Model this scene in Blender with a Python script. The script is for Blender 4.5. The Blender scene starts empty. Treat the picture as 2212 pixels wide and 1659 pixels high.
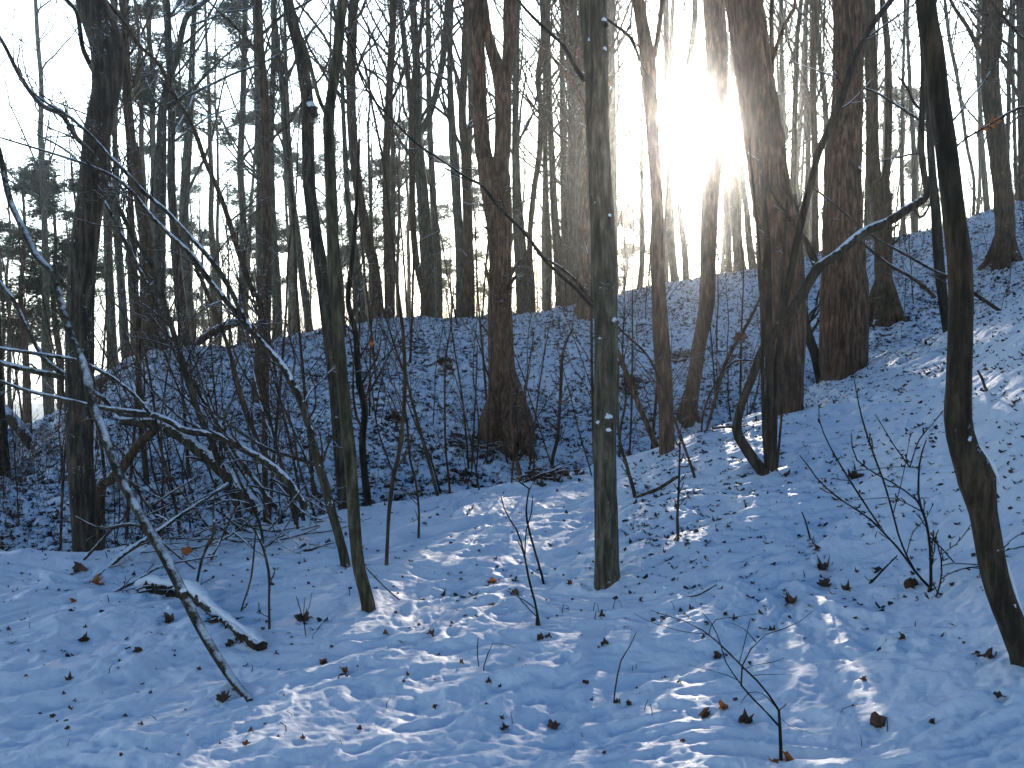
import bpy, math, random
import numpy as np
from mathutils import Vector
SC = bpy.context.scene
COL = SC.collection
RNG = np.random.default_rng(11)
# ------------------------------------------------------------------ camera
F = 2212.0; CX, CY = 1106.0, 829.5; CAMZ = 1.6; PITCH = math.radians(3.0)
cam = bpy.data.cameras.new('camera'); cam.lens = 36; cam.sensor_width = 36; cam.clip_start = .05; cam.clip_end = 6000
co = bpy.data.objects.new('camera', cam); COL.objects.link(co); SC.camera = co
co.location = (0, 0, CAMZ); co.rotation_euler = (math.radians(90) - PITCH, 0, 0)
SC.render.resolution_x, SC.render.resolution_y = 1024, 768
def ray(x, y):
    a = (x - CX) / F; b = (CY - y) / F
    return np.array([a, math.cos(PITCH) + b * math.sin(PITCH), -math.sin(PITCH) + b * math.cos(PITCH)])
def P(x, y, d): return np.array([0, 0, CAMZ]) + ray(x, y) * d
SUN = ray(1500, 282); SUN /= np.linalg.norm(SUN)
SEL = math.asin(SUN[2]); SAZ = math.atan2(SUN[0], SUN[1])
# ------------------------------------------------------------------ world, sun, exposure
VEIL = 24.0
W = bpy.data.worlds.new('World'); SC.world = W; W.use_nodes = True
nt = W.node_tree; nt.nodes.clear()
sky = nt.nodes.new('ShaderNodeTexSky'); sky.sky_type = 'NISHITA'; sky.sun_disc = False
sky.sun_elevation = SEL; sky.sun_rotation = SAZ; sky.altitude = 100; sky.air_density = 1.3; sky.dust_density = .8; sky.ozone_density = 4.0
bg = nt.nodes.new('ShaderNodeBackground'); bg.inputs[1].default_value = .15
wo = nt.nodes.new('ShaderNodeOutputWorld')
# thin bright veil of winter mist low in the sunward half of the sky
tcw = nt.nodes.new('ShaderNodeTexCoord'); sxw = nt.nodes.new('ShaderNodeSeparateXYZ'); nt.links.new(tcw.outputs['Generated'], sxw.inputs[0])
r1 = nt.nodes.new('ShaderNodeMapRange'); r1.interpolation_type = 'SMOOTHSTEP'; nt.links.new(sxw.outputs[2], r1.inputs[0])
for k, v in zip((1, 2, 3, 4), (.12, .52, 1, 0)): r1.inputs[k].default_value = v
dt = nt.nodes.new('ShaderNodeVectorMath'); dt.operation = 'DOT_PRODUCT'; nt.links.new(tcw.outputs['Generated'], dt.inputs[0]); dt.inputs[1].default_value = tuple(SUN)
r2 = nt.nodes.new('ShaderNodeMapRange'); r2.interpolation_type = 'SMOOTHSTEP'; nt.links.new(dt.outputs['Value'], r2.inputs[0])
for k, v in zip((1, 2, 3, 4), (.2, .95, .4, 1)): r2.inputs[k].default_value = v
ml = nt.nodes.new('ShaderNodeMath'); ml.operation = 'MULTIPLY'; nt.links.new(r1.outputs[0], ml.inputs[0]); nt.links.new(r2.outputs[0], ml.inputs[1])
mv = nt.nodes.new('ShaderNodeVectorMath'); mv.operation = 'SCALE'; mv.inputs[0].default_value = (VEIL * .86, VEIL * .97, VEIL); nt.links.new(ml.outputs[0], mv.inputs['Scale'])
ad = nt.nodes.new('ShaderNodeVectorMath'); ad.operation = 'ADD'; hs = nt.nodes.new('ShaderNodeHueSaturation'); hs.inputs['Saturation'].default_value = 1.45; hs.inputs['Hue'].default_value = .512; nt.links.new(sky.outputs[0], hs.inputs['Color']); nt.links.new(hs.outputs[0], ad.inputs[0]); nt.links.new(mv.outputs[0], ad.inputs[1])
nt.links.new(ad.outputs[0], bg.inputs[0]); nt.links.new(bg.outputs[0], wo.inputs[0])
sl = bpy.data.lights.new('sun', 'SUN'); sl.energy = 5.0; sl.angle = math.radians(.7); sl.color = (1, .88, .74)
so = bpy.data.objects.new('sun', sl); COL.objects.link(so); so.location = (30, 100, 60)
so.rotation_euler = Vector(-SUN).to_track_quat('-Z', 'Y').to_euler()
SC.view_settings.view_transform = 'Standard'; SC.view_settings.look = 'None'
SC.view_settings.exposure = .46; SC.view_settings.gamma = 1
HAZE = 0.0013
# ------------------------------------------------------------------ helpers
class MB:
    def __init__(s): s.v = []; s.f = []; s.n = 0
    def add(s, v, f):
        v = np.asarray(v, float).reshape(-1, 3); f = np.asarray(f, int)
        s.v.append(v); s.f.append(f + s.n); s.n += len(v)
    def build(s, name, mat, parent=None, smooth=True, org=None):
        me = bpy.data.meshes.new(name)
        v = np.concatenate(s.v)
        if org is not None: v = v - org
        me.vertices.add(len(v)); me.vertices.foreach_set('co', v.astype(np.float32).ravel())
        loops = np.concatenate([f.ravel() for f in s.f]).astype(np.int32)
        sizes = np.concatenate([np.full(len(f), f.shape[1]) for f in s.f]).astype(np.int32)
        starts = np.concatenate([[0], np.cumsum(sizes)[:-1]]).astype(np.int32)
        me.loops.add(len(loops)); me.loops.foreach_set('vertex_index', loops)
        me.polygons.add(len(sizes)); me.polygons.foreach_set('loop_start', starts)
        try: me.polygons.foreach_set('loop_total', sizes)
        except Exception: pass
        me.update(calc_edges=True)
        if smooth: me.polygons.foreach_set('use_smooth', np.ones(len(sizes), bool))
        me.materials.append(mat); me.validate()
        o = bpy.data.objects.new(name, me); COL.objects.link(o)
        if parent is not None: o.parent = parent
        return o
def tag(o, label=None, cat=None, group=None, kind=None):
    if label: o['label'] = label
    if cat: o['category'] = cat
    if group: o['group'] = group
    if kind: o['kind'] = kind
    return o
def empty(name, loc, label, cat, group=None):
    o = bpy.data.objects.new(name, None); COL.objects.link(o); o.location = tuple(loc); o.empty_display_size = .2
    return tag(o, label, cat, group)
def tubes(mb, Pm, R, sides=4, rough=0, cap=False, rng=RNG):
    """batch of polylines Pm (M,n,3) with radii R (M,n) as closed tubes"""
    Pm = np.asarray(Pm, float); R = np.asarray(R, float)
    if Pm.ndim == 2: Pm = Pm[None]; R = R[None]
    M, n, _ = Pm.shape
    T = np.gradient(Pm, axis=1); T /= np.linalg.norm(T, axis=2, keepdims=True) + 1e-9
    ax = np.argmin(np.abs(T).mean(1), axis=1); ref = np.eye(3)[ax][:, None, :]
    B = np.cross(T, ref); B /= np.linalg.norm(B, axis=2, keepdims=True) + 1e-9
    N = np.cross(B, T)
    a = np.arange(sides) * 2 * math.pi / sides
    rr = R[:, :, None] * np.ones(sides)
    if rough:
        g = rng.normal(size=(M, n, sides)); g = (g + np.roll(g, 1, 1) * .8 + np.roll(g, 2, 1) * .5 + np.roll(g, 1, 2) * .7) / 1.6
        h = rng.normal(size=(M, 1, sides)); rr = rr * (1 + rough * (g * .6 + h * .7))
    V = Pm[:, :, None, :] + (np.cos(a)[None, None, :, None] * B[:, :, None, :] + np.sin(a)[None, None, :, None] * N[:, :, None, :]) * rr[..., None]
    i = np.arange(n - 1)[:, None] * sides; j = np.arange(sides)[None]; k = (j + 1) % sides
    q = np.stack([i + j, i + k, i + sides + k, i + sides + j], -1).reshape(-1, 4)
    Fq = (q[None] + (np.arange(M) * n * sides)[:, None, None]).reshape(-1, 4)
    mb.add(V.reshape(-1, 3), Fq)
    if cap and M == 1:
        for e, pos in ((0, Pm[0, 0]), (n - 1, Pm[0, -1])):
            ring = V[0, e]; vv = np.vstack([ring, pos[None]])
            ff = np.stack([np.arange(sides), (np.arange(sides) + 1) % sides, np.full(sides, sides)], -1)
            if e == 0: ff = ff[:, ::-1]
            mb.add(vv, ff)
def resample(pts, n):
    """Catmull-Rom through rows of pts (any columns), n samples by arc length"""
    p = np.asarray(pts, float)
    if len(p) < 2: return np.repeat(p, n, 0)
    q = np.vstack([2 * p[0] - p[1], p, 2 * p[-1] - p[-2]])
    out = []
    for i in range(1, len(q) - 2):
        t = np.linspace(0, 1, 12, endpoint=False)[:, None]
        a, b, c, d = q[i - 1], q[i], q[i + 1], q[i + 2]
        out.append(.5 * ((2 * b) + (-a + c) * t + (2 * a - 5 * b + 4 * c - d) * t ** 2 + (-a + 3 * b - 3 * c + d) * t ** 3))
    out.append(p[-1:]); o = np.vstack(out)
    s = np.concatenate([[0], np.cumsum(np.linalg.norm(np.diff(o[:, :3], axis=0), axis=1))])
    u = np.linspace(0, s[-1], n)
    return np.stack([np.interp(u, s, o[:, k]) for k in range(o.shape[1])], 1)
def sprout(Pm, R, k, lf, ang, n, up=.25, t0=.2, rf=.5, wob=.18, rng=RNG, lmin=0, tmax=.99):
    """k children on each polyline of the batch"""
    M, m, _ = Pm.shape
    t = rng.uniform(t0, tmax, size=(M, k)); x = t * (m - 1); i = np.minimum(x.astype(int), m - 2); w = (x - i)[..., None]
    ar = np.arange(M)[:, None]
    pos = Pm[ar, i] * (1 - w) + Pm[ar, i + 1] * w
    tan = Pm[ar, i + 1] - Pm[ar, i]; tan /= np.linalg.norm(tan, axis=2, keepdims=True) + 1e-9
    rad = R[ar, i] * (1 - w[..., 0]) + R[ar, i + 1] * w[..., 0]
    L = np.linalg.norm(np.diff(Pm, axis=1), axis=2).sum(1)[:, None] * lf * (1.15 - .75 * t) * rng.uniform(.55, 1.25, size=(M, k))
    L = np.maximum(L, lmin)
    v = rng.normal(size=(M, k, 3)); v -= (v * tan).sum(2, keepdims=True) * tan; v /= np.linalg.norm(v, axis=2, keepdims=True) + 1e-9
    a = math.radians(ang) * rng.uniform(.65, 1.3, size=(M, k, 1))
    d = tan * np.cos(a) + v * np.sin(a)
    K = M * k; d = d.reshape(K, 3); pos = pos.reshape(K, 3); L = L.reshape(K); rad = rad.reshape(K)
    j = np.cumsum(rng.normal(size=(K, n - 1, 3)) * wob, axis=1)
    D = d[:, None] + j; D[:, :, 2] += up * np.linspace(.2, 1.3, n - 1)
    D /= np.linalg.norm(D, axis=2, keepdims=True)
    C = pos[:, None] + np.concatenate([np.zeros((K, 1, 3)), np.cumsum(D * (L / (n - 1))[:, None, None], axis=1)], axis=1)
    r0 = rad * rf * rng.uniform(.7, 1.1, size=K)
    Rr = r0[:, None] * np.linspace(1, .3, n)[None]
    return C, Rr
# numpy value noise
_perm = np.random.default_rng(5).permutation(4096).astype(np.int64); _val = np.random.default_rng(6).uniform(-1, 1, 4096)
def vnoise(x, y, seed=0):
    xi = np.floor(x).astype(np.int64); yi = np.floor(y).astype(np.int64); fx = x - xi; fy = y - yi
    fx = fx * fx * fx * (fx * (fx * 6 - 15) + 10); fy = fy * fy * fy * (fy * (fy * 6 - 15) + 10)
    def h(i, j): return _val[_perm[(_perm[(i + seed * 57) & 4095] + j) & 4095]]
    return (h(xi, yi) * (1 - fx) + h(xi + 1, yi) * fx) * (1 - fy) + (h(xi, yi + 1) * (1 - fx) + h(xi + 1, yi + 1) * fx) * fy
# ------------------------------------------------------------------ terrain
#   px column: edge(y,r)  dip(z,r)  crest(y,r)  z at 4 m
TT = [(-1200, 1230, 8.5, -1.0, 10.5, 1000, 14, -.15), (0, 1197, 8.5, -.66, 10.5, 990, 15.5, -.08), (110, 1192, 8.5, -.64, 10.5, 950, 16.5, -.06),
      (210, 1187, 8.5, -.62, 10.5, 830, 18, -.04), (330, 1178, 8.5, -.58, 10.5, 765, 19, -.03), (550, 1155, 8.5, -.52, 10.8, 757, 19.5, -.02), (740, 1125, 8.6, -.5, 11, 722, 20, 0),
      (900, 1098, 8.8, -.5, 11.4, 703, 20.3, .01), (1100, 1072, 9, -.47, 11.8, 688, 20.6, .03), (1280, 1036, 9.5, -.35, 12, 662, 21, .06), (1450, 965, 10, -.1, 12.6, 622, 22, .1),
      (1640, 885, 11, .2, 13.5, 580, 24, .15), (1830, 795, 13, .72, 15.2, 530, 26, .21), (2050, 728, 12.5, 1.1, 15, 480, 26, .3), (2212, 662, 11, 1.5, 13.6, 440, 26, .37), (3400, 500, 10, 2.2, 13, 380, 26, .6)]
def zpx(x, y, r):
    d = ray(x, y); s = r / math.hypot(d[0], d[1]); return CAMZ + d[2] * s
RG = np.concatenate([np.linspace(0, 40, 400, endpoint=False), np.geomspace(40, 1000, 60)])
_az = np.array([math.atan2(t[0] - CX, F) for t in TT])
AZ = np.linspace(-math.pi, math.pi, 721)
def pchip(xk, yk, x):
    h = np.diff(xk); dl = np.diff(yk) / h; m = np.zeros(len(xk))
    for i in range(1, len(xk) - 1):
        if dl[i - 1] * dl[i] > 0:
            w1 = 2 * h[i] + h[i - 1]; w2 = h[i] + 2 * h[i - 1]; m[i] = (w1 + w2) / (w1 / dl[i - 1] + w2 / dl[i])
    m[0], m[-1] = dl[0], dl[-1]
    i = np.clip(np.searchsorted(xk, x) - 1, 0, len(h) - 1); t = (x - xk[i]) / h[i]
    return ((2 * t ** 3 - 3 * t ** 2 + 1) * yk[i] + (t ** 3 - 2 * t ** 2 + t) * h[i] * m[i] + (-2 * t ** 3 + 3 * t ** 2) * yk[i + 1] + (t ** 3 - t ** 2) * h[i] * m[i + 1])
def _ctrl():
    rows = []
    for (x, ye, re, zd, rd, yc, rc, z4) in TT:
        xx = min(max(x, -200), 2400)
        rows.append([z4, re, zpx(xx, ye, re), rd, zd, rc, zpx(xx, yc, rc)])
    rows = np.array(rows); fine = np.linspace(-math.pi, math.pi, 2881)
    out = []
    for k in range(rows.shape[1]):
        v = np.interp(fine, _az, rows[:, k])
        ker = np.exp(-.5 * (np.arange(-24, 25) / 7.) ** 2); ker /= ker.sum()
        v = np.convolve(np.pad(v, 24, mode='edge'), ker, 'valid')
        # fade to plain values behind the camera
        b = np.clip((np.abs(fine) - 1.2) / .8, 0, 1); b = b * b * (3 - 2 * b)
        v = v * (1 - b) + rows[7, k] * b
        out.append(v)
    out = np.array(out); return np.array([np.interp(AZ, fine, o) for o in out])
_C = _ctrl()
HT = np.zeros((len(AZ), len(RG)))
for i in range(len(AZ)):
    z4, re, ze, rd, zd, rc, zc = _C[:, i]
    low = max(0, 1 - max(0, (zc + .5)) / 2)
    xk = np.array([0, 4, re * .8, re, rd, rd + (rc - rd) * .35, rc, rc + 5, rc + 30, 300, 700, 1001])
    yk = np.array([z4 * .5, z4, z4 + (ze - z4) * .74, ze, zd, zd + (zc - zd) * .36, zc, zc - .25, zc - 4, zc - 26, zc - 62, zc - 62.])
    HT[i] = pchip(xk, yk, RG)
def hbase(x, y):
    x = np.asarray(x, float); y = np.asarray(y, float)
    a = np.arctan2(x, y); r = np.hypot(x, y)
    ai = (a + math.pi) / (2 * math.pi) * (len(AZ) - 1); i = np.clip(ai.astype(int), 0, len(AZ) - 2); fa = ai - i
    j = np.clip(np.searchsorted(RG, r, side='right') - 1, 0, len(RG) - 2); fr = np.clip((r - RG[j]) / (RG[j + 1] - RG[j]), 0, 1)
    return (HT[i, j] * (1 - fr) + HT[i, j + 1] * fr) * (1 - fa) + (HT[i + 1, j] * (1 - fr) + HT[i + 1, j + 1] * fr) * fa
PITS = []     # (x, y, radius, depth) hollows melted round leaves and stems, footprints
def hnoise(x, y):
    u = x * .96 + y * .28; v = -x * .28 + y * .96
    wx = u + .25 * vnoise(u * 1.3, v * 1.3, 9); wy = v + .25 * vnoise(u * 1.3 + 40, v * 1.3, 9)
    r = np.hypot(x, y)
    near = 1 / (1 + (r / 30) ** 2)
    z = .10 * vnoise(wx * .35, wy * .5, 1) * np.clip(r / 6, .3, 1.5) + .035 * vnoise(wx * 1.6, wy * 2.6, 2)
    rid = 1 - np.abs(vnoise(wx * 3.0, wy * 5.0, 3)); z = z + .026 * (rid * rid - .35) * near
    z = z + .016 * vnoise(wx * 7, wy * 10, 4) * near + .0075 * vnoise(wx * 18, wy * 23, 7) * near + .003 * vnoise(u * 45, v * 50, 15) * near
    rough = np.clip((r - 9.5) / 4, 0, 1) * np.clip((60 - r) / 20, 0, 1)
    z = z + rough * (.035 * vnoise(x * 3.5, y * 3.5, 8) + .032 * vnoise(x * 8, y * 8, 12) + .018 * vnoise(x * 17, y * 17, 13))
    return z
def H(x, y): return hbase(x, y) + hnoise(np.asarray(x, float), np.asarray(y, float))
def hit(x, y, rmax=60):
    d = ray(x, y); s = np.linspace(2, rmax, 3000); q = d[None] * s[:, None]
    below = CAMZ + q[:, 2] < H(q[:, 0], q[:, 1])
    if not below.any(): return None
    return s[np.argmax(below)]
def ground(x, y):
    s = hit(x, y); p = P(x, y, s); p[2] = float(H(p[0], p[1])); return p
# ------------------------------------------------------------------ materials
def mat(name):
    m = bpy.data.materials.new(name); m.use_nodes = True; t = m.node_tree
    b = t.nodes['Principled BSDF']; return m, t, b
def N(t, typ, **kw):
    n = t.nodes.new(typ)
    for k, v in kw.items(): setattr(n, k, v)
    return n
def ramp(t, src, stops):
    r = N(t, 'ShaderNodeValToRGB'); el = r.color_ramp.elements
    while len(el) < len(stops): el.new(.5)
    for e, (p, c) in zip(el, stops):
        e.position = p; e.color = c if len(c) == 4 else (*c, 1)
    t.links.new(src, r.inputs[0]); return r.outputs[0]
def noise(t, vec, scale, detail=4, rough=.55):
    n = N(t, 'ShaderNodeTexNoise'); n.inputs['Scale'].default_value = scale; n.inputs['Detail'].default_value = detail; n.inputs['Roughness'].default_value = rough
    if vec is not None: t.links.new(vec, n.inputs['Vector'])
    return n.outputs[0]
def math_(t, op, a, b=None, clamp=False):
    n = N(t, 'ShaderNodeMath', operation=op); n.use_clamp = clamp
    for k, v in enumerate((a, b)):
        if v is None: continue
        if isinstance(v, (int, float)): n.inputs[k].default_value = v
        else: t.links.new(v, n.inputs[k])
    return n.outputs[0]
def bark(name, c1, c2, snow=.5, side=.5, ridge=1.0, sc=1.0, soft=.06):
    m, t, b = mat(name)
    tc = N(t, 'ShaderNodeTexCoord').outputs['Object']
    mp = N(t, 'ShaderNodeMapping'); mp.inputs['Scale'].default_value = (34 * sc, 34 * sc, 5 * sc); t.links.new(tc, mp.inputs[0])
    n1 = noise(t, mp.outputs[0], 1.0, 6, .65); n2 = noise(t, tc, 3.2, 4)
    col = ramp(t, n1, [(.36, tuple(x * .35 for x in c1)), (.5, c1), (.64, c2)])
    mx = N(t, 'ShaderNodeMixRGB'); mx.blend_type = 'MULTIPLY'; mx.inputs[0].default_value = .8
    t.links.new(col, mx.inputs[1]); t.links.new(ramp(t, n2, [(.32, (.48, .49, .42)), (.5, (.95, .95, .85)), (.68, (1.4, 1.2, 1.05))]), mx.inputs[2])
    geo = N(t, 'ShaderNodeNewGeometry'); sx = N(t, 'ShaderNodeSeparateXYZ'); t.links.new(geo.outputs['Normal'], sx.inputs[0])
    n3 = noise(t, tc, 26, 5, .7); n4 = noise(t, tc, 5.0, 3)
    f = math_(t, 'ADD', sx.outputs[2], math_(t, 'MULTIPLY', math_(t, 'SUBTRACT', n3, .5), 1.5))
    f = math_(t, 'ADD', f, math_(t, 'MULTIPLY', math_(t, 'SUBTRACT', n4, .5), 1.6))
    f = ramp(t, f, [(1.0 - snow * .75, (0, 0, 0)), (min(1, 1.0 + soft - snow * .75), (1, 1, 1) if soft < .1 else (.75, .75, .75))])
    # wind-plastered flecks on the flanks
    g = math_(t, 'MULTIPLY', noise(t, tc, 48, 4, .75), ramp(t, n4, [(.45, (.55, .55, .55)), (.62, (1.1, 1.1, 1.1))]))
    g = ramp(t, g, [(.78 - .22 * side, (0, 0, 0)), (.82 - .22 * side, (1, 1, 1))])
    s = math_(t, 'MAXIMUM', f, g, True)
    m2 = N(t, 'ShaderNodeMixRGB'); t.links.new(s, m2.inputs[0]); t.links.new(mx.outputs[0], m2.inputs[1]); m2.inputs[2].default_value = (.78, .82, .88, 1)
    t.links.new(m2.outputs[0], b.inputs['Base Color']); b.inputs['Roughness'].default_value = .85
    b.inputs['Specular IOR Level'].default_value = .25
    bp = N(t, 'ShaderNodeBump'); bp.inputs['Strength'].default_value = .9; bp.inputs['Distance'].default_value = .012 * ridge
    t.links.new(math_(t, 'ADD', n1, math_(t, 'MULTIPLY', s, .8)), bp.inputs['Height']); t.links.new(bp.outputs[0], b.inputs['Normal'])
    return m
M_BROWN = bark('bark_brown', (.085, .055, .036), (.15, .10, .065), .30, .35)
M_OLIVE = bark('bark_olive', (.065, .054, .032), (.16, .13, .08), .30, .35)
M_RED = bark('bark_red_brown', (.12, .068, .045), (.26, .155, .105), .3, .1, 2.6)
M_DARK = bark('bark_dark', (.022, .018, .013), (.055, .045, .032), .45, .1, .8)
M_FLECK = bark('bark_snow_flecked', (.055, .04, .03), (.125, .095, .07), .35, .62)
M_SNOWY = bark('bark_snow_topped', (.06, .046, .032), (.12, .10, .075), .78, .45)
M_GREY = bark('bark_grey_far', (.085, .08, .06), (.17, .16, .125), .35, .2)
M_TWIG = bark('twig_bark', (.06, .038, .026), (.14, .085, .06), .45, .0, .3)
M_LOG = bark('rotten_log_bark', (.03, .02, .013), (.07, .045, .03), .55, .2, 2)
def snow_mat():
    m, t, b = mat('snow')
    tc = N(t, 'ShaderNodeTexCoord').outputs['Object']
    n1 = noise(t, tc, 40, 5, .6); n2 = noise(t, tc, 260, 3, .6); n3 = noise(t, tc, 1.3, 3)
    col = ramp(t, n3, [(.3, (.78, .81, .86)), (.7, (.86, .87, .89))])
    # litter showing through on the steep far bank : small brown patches
    geo = N(t, 'ShaderNodeNewGeometry'); ln = N(t, 'ShaderNodeVectorMath', operation='LENGTH'); t.links.new(geo.outputs['Position'], ln.inputs[0])
    far = ramp(t, math_(t, 'DIVIDE', ln.outputs['Value'], 40), [(.24, (0, 0, 0)), (.34, (1, 1, 1))])
    l1 = noise(t, tc, 11, 6, .72); l2 = noise(t, tc, .9, 3)
    lf = math_(t, 'ADD', l1, math_(t, 'MULTIPLY', math_(t, 'SUBTRACT', l2, .5), .35))
    lf = math_(t, 'MULTIPLY', ramp(t, lf, [(.55, (0, 0, 0)), (.595, (1, 1, 1))]), far)
    mx = N(t, 'ShaderNodeMixRGB'); t.links.new(lf, mx.inputs[0]); t.links.new(col, mx.inputs[1]); mx.inputs[2].default_value = (.07, .045, .032, 1)
    t.links.new(mx.outputs[0], b.inputs['Base Color']); b.inputs['Roughness'].default_value = .55; b.inputs['Specular IOR Level'].default_value = .3
    b.inputs['Subsurface Weight'].default_value = 0
    # glints of ice crystals
    vo = N(t, 'ShaderNodeTexVoronoi'); vo.inputs['Scale'].default_value = 220; t.links.new(tc, vo.inputs['Vector'])
    rr = ramp(t, vo.outputs['Color'], [(.93, (.6, .6, .6)), (.97, (.12, .12, .12))]); t.links.new(rr, b.inputs['Roughness'])
    bp = N(t, 'ShaderNodeBump'); bp.inputs['Strength'].default_value = .55; bp.inputs['Distance'].default_value = .012
    t.links.new(math_(t, 'ADD', n1, math_(t, 'MULTIPLY', n2, .25)), bp.inputs['Height']); t.links.new(bp.outputs[0], b.inputs['Normal'])
    return m
M_SNOW = snow_mat()
def leaf_mat(name, c1, c2, tr=.35):
    m, t, b = mat(name)
    oi = N(t, 'ShaderNodeTexCoord').outputs['Object']
    c = ramp(t, noise(t, oi, 9, 4), [(.3, c1), (.7, c2)]); t.links.new(c, b.inputs['Base Color']); b.inputs['Roughness'].default_value = .7
    ts = N(t, 'ShaderNodeBsdfTranslucent'); t.links.new(c, ts.inputs[0]); mx = N(t, 'ShaderNodeMixShader'); mx.inputs[0].default_value = tr
    out = t.nodes['Material Output']; t.links.new(b.outputs[0], mx.inputs[1]); t.links.new(ts.outputs[0], mx.inputs[2]); t.links.new(mx.outputs[0], out.inputs[0])
    return m
M_LEAF = leaf_mat('dead_leaf_brown', (.06, .032, .02), (.16, .085, .05)); M_ORANGE = leaf_mat('dead_leaf_orange', (.35, .11, .03), (.55, .2, .06), .5)
M_LITTER = leaf_mat('leaf_litter_brown', (.035, .022, .016), (.10, .055, .036), .2)
M_DRY = leaf_mat('dry_stalks', (.10, .055, .03), (.24, .15, .09), .3)
M_NEEDLE = leaf_mat('pine_needles', (.03, .045, .022), (.06, .085, .04), .15)
# ------------------------------------------------------------------ leaves placed by eye (needed before the ground for the hollows)
LEAVES = [  # px x, y, size px, standing?, material, label
 (1897, 1565, 44, 1, 'B', 'large dark curled leaf standing up in the snow near the lower right'),
 (1522, 1545, 34, 1, 'B', 'dark crumpled leaf in the snow left of the thin branching seedling'),
 (1090, 1574, 24, 0, 'B', 'dark round leaf sunk in a small hollow at the bottom centre'),
 (1194, 1570, 26, 1, 'B', 'dark leaf with a pointed tip sticking up at the bottom centre'),
 (747, 1452, 26, 1, 'B', 'reddish brown maple leaf with raised points left of centre'),
 (698, 1430, 20, 1, 'B', 'small brown leaf with jagged points above the reddish maple leaf'),
 (482, 1513, 36, 0, 'B', 'long light brown leaf lying beside the foot of the leaning sapling'),
 (207, 1258, 34, 1, 'O', 'bright orange leaf caught under the snow covered branch on the left'),
 (157, 1300, 16, 1, 'O', 'small orange leaf at the tip of the thin lying branch'),
 (170, 1228, 34, 1, 'B', 'brown hanging leaf clump below the thin stick by the big left tree'),
 (1064, 1258, 22, 0, 'O', 'yellow brown leaf glowing in the sunlit snow'),
 (1112, 1284, 22, 1, 'B', 'brown upright leaf in the snow left of the thin forked sapling'),
 (1062, 1308, 14, 0, 'B', 'tiny dark red leaf in the sunlit snow'),
 (1232, 1260, 14, 1, 'B', 'small brown leaf in the snow left of the mossy straight trunk'),
 (1549, 1420, 26, 1, 'B', 'brown leaf caught behind the left twigs of the branching seedling'),
 (1562, 1528, 26, 1, 'O', 'orange brown leaf standing right of the dark crumpled leaf'),
 (1612, 1556, 38, 0, 'B', 'cluster of dark curled leaves left of the seedling stem'),
 (1674, 1643, 26, 0, 'O', 'orange leaf lying at the left foot of the branching seedling'),
 (1700, 1643, 26, 1, 'O', 'orange leaf propped at the right foot of the branching seedling'),
 (1780, 1232, 34, 0, 'B', 'broad dark leaf lying in shaded snow left of the bare shrub'),
 (1764, 1190, 20, 1, 'B', 'dark upright leaf above the broad dark leaf'),
 (1780, 1262, 32, 0, 'B', 'tangled dark leaf pair below the broad dark leaf'),
 (1828, 1272, 24, 0, 'B', 'dark leaf lying beside the lone upright stick'),
 (1968, 1262, 34, 1, 'B', 'brown leaf wedged at the left foot of the bare shrub'),
 (2006, 1275, 26, 1, 'B', 'brown leaf wedged under the foot of the bare shrub'),
 (1848, 1026, 40, 0, 'B', 'big dark wad of leaves among the shrub stems'),
 (1710, 1298, 34, 0, 'B', 'long dark leaf lying flat between the sunlit patch and the shrub'),
 (2150, 1310, 26, 1, 'B', 'brown leaf leaning against the foot of the bent dark tree'),
 (2133, 1420, 34, 0, 'B', 'brown leaf in the snow at the base of the bent dark tree'),
 (2110, 1412, 20, 0, 'B', 'small brown leaf left of the base of the bent dark tree'),
 (1588, 1340, 16, 0, 'B', 'small brown leaf right of the tips of the seedling'),
 (1668, 1364, 18, 0, 'B', 'small brown leaf under the right twig of the seedling'),
 (1950, 1380, 22, 1, 'B', 'small dark leaf in smooth snow below the bare shrub'),
 (2014, 1560, 16, 1, 'B', 'tiny leaf on a stalk near the bottom right'),
 (2160, 1505, 26, 0, 'B', 'thin dark leaf near the right edge'),
 (182, 1384, 22, 0, 'B', 'small grey brown leaf in the snow at the lower left'),
 (148, 1468, 18, 0, 'B', 'small dark leaf low on the left of the foreground'),
 (300, 1405, 20, 1, 'B', 'small dark leaf tip left of the leaning sapling'),
 (500, 1390, 20, 1, 'B', 'small dark leaf left of the lower end of the snowy log'),
 (462, 1342, 30, 0, 'B', 'dark leaf in the hollow under the snowy log'),
 (366, 1343, 28, 0, 'B', 'dark leaf in the snow under the upper end of the log'),
 (655, 1335, 36, 0, 'B', 'dark leaves around the foot of the three short twigs'),
 (833, 1373, 16, 0, 'B', 'dark speck of leaf in snow right of the young forked tree'),
 (930, 1375, 18, 0, 'B', 'dark leaf in a dimple right of the young forked tree'),
 (1308, 1392, 20, 0, 'B', 'flat brown leaf below the mossy straight trunk'),
 (1355, 1524, 18, 1, 'B', 'brown leaf at the foot of the bent stalk'),
 (1335, 1525, 15, 0, 'B', 'little brown leaf beside the bent stalk'),
 (1300, 1330, 18, 0, 'B', 'small leaf pair in the shaded snow below the mossy trunk'),
 (1165, 1375, 22, 1, 'B', 'brown leaf below the foot of the thin forked sapling'),
 (1185, 1376, 18, 0, 'B', 'darker leaf right below the foot of the thin forked sapling'),
]
LG = []
for (x, y, s, st, mt, lb) in LEAVES:
    g = ground(x, y); LG.append(g); d = hit(x, y); sz = s / F * d
    PITS.append((g[0], g[1], sz * .9, sz * .22))
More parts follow.
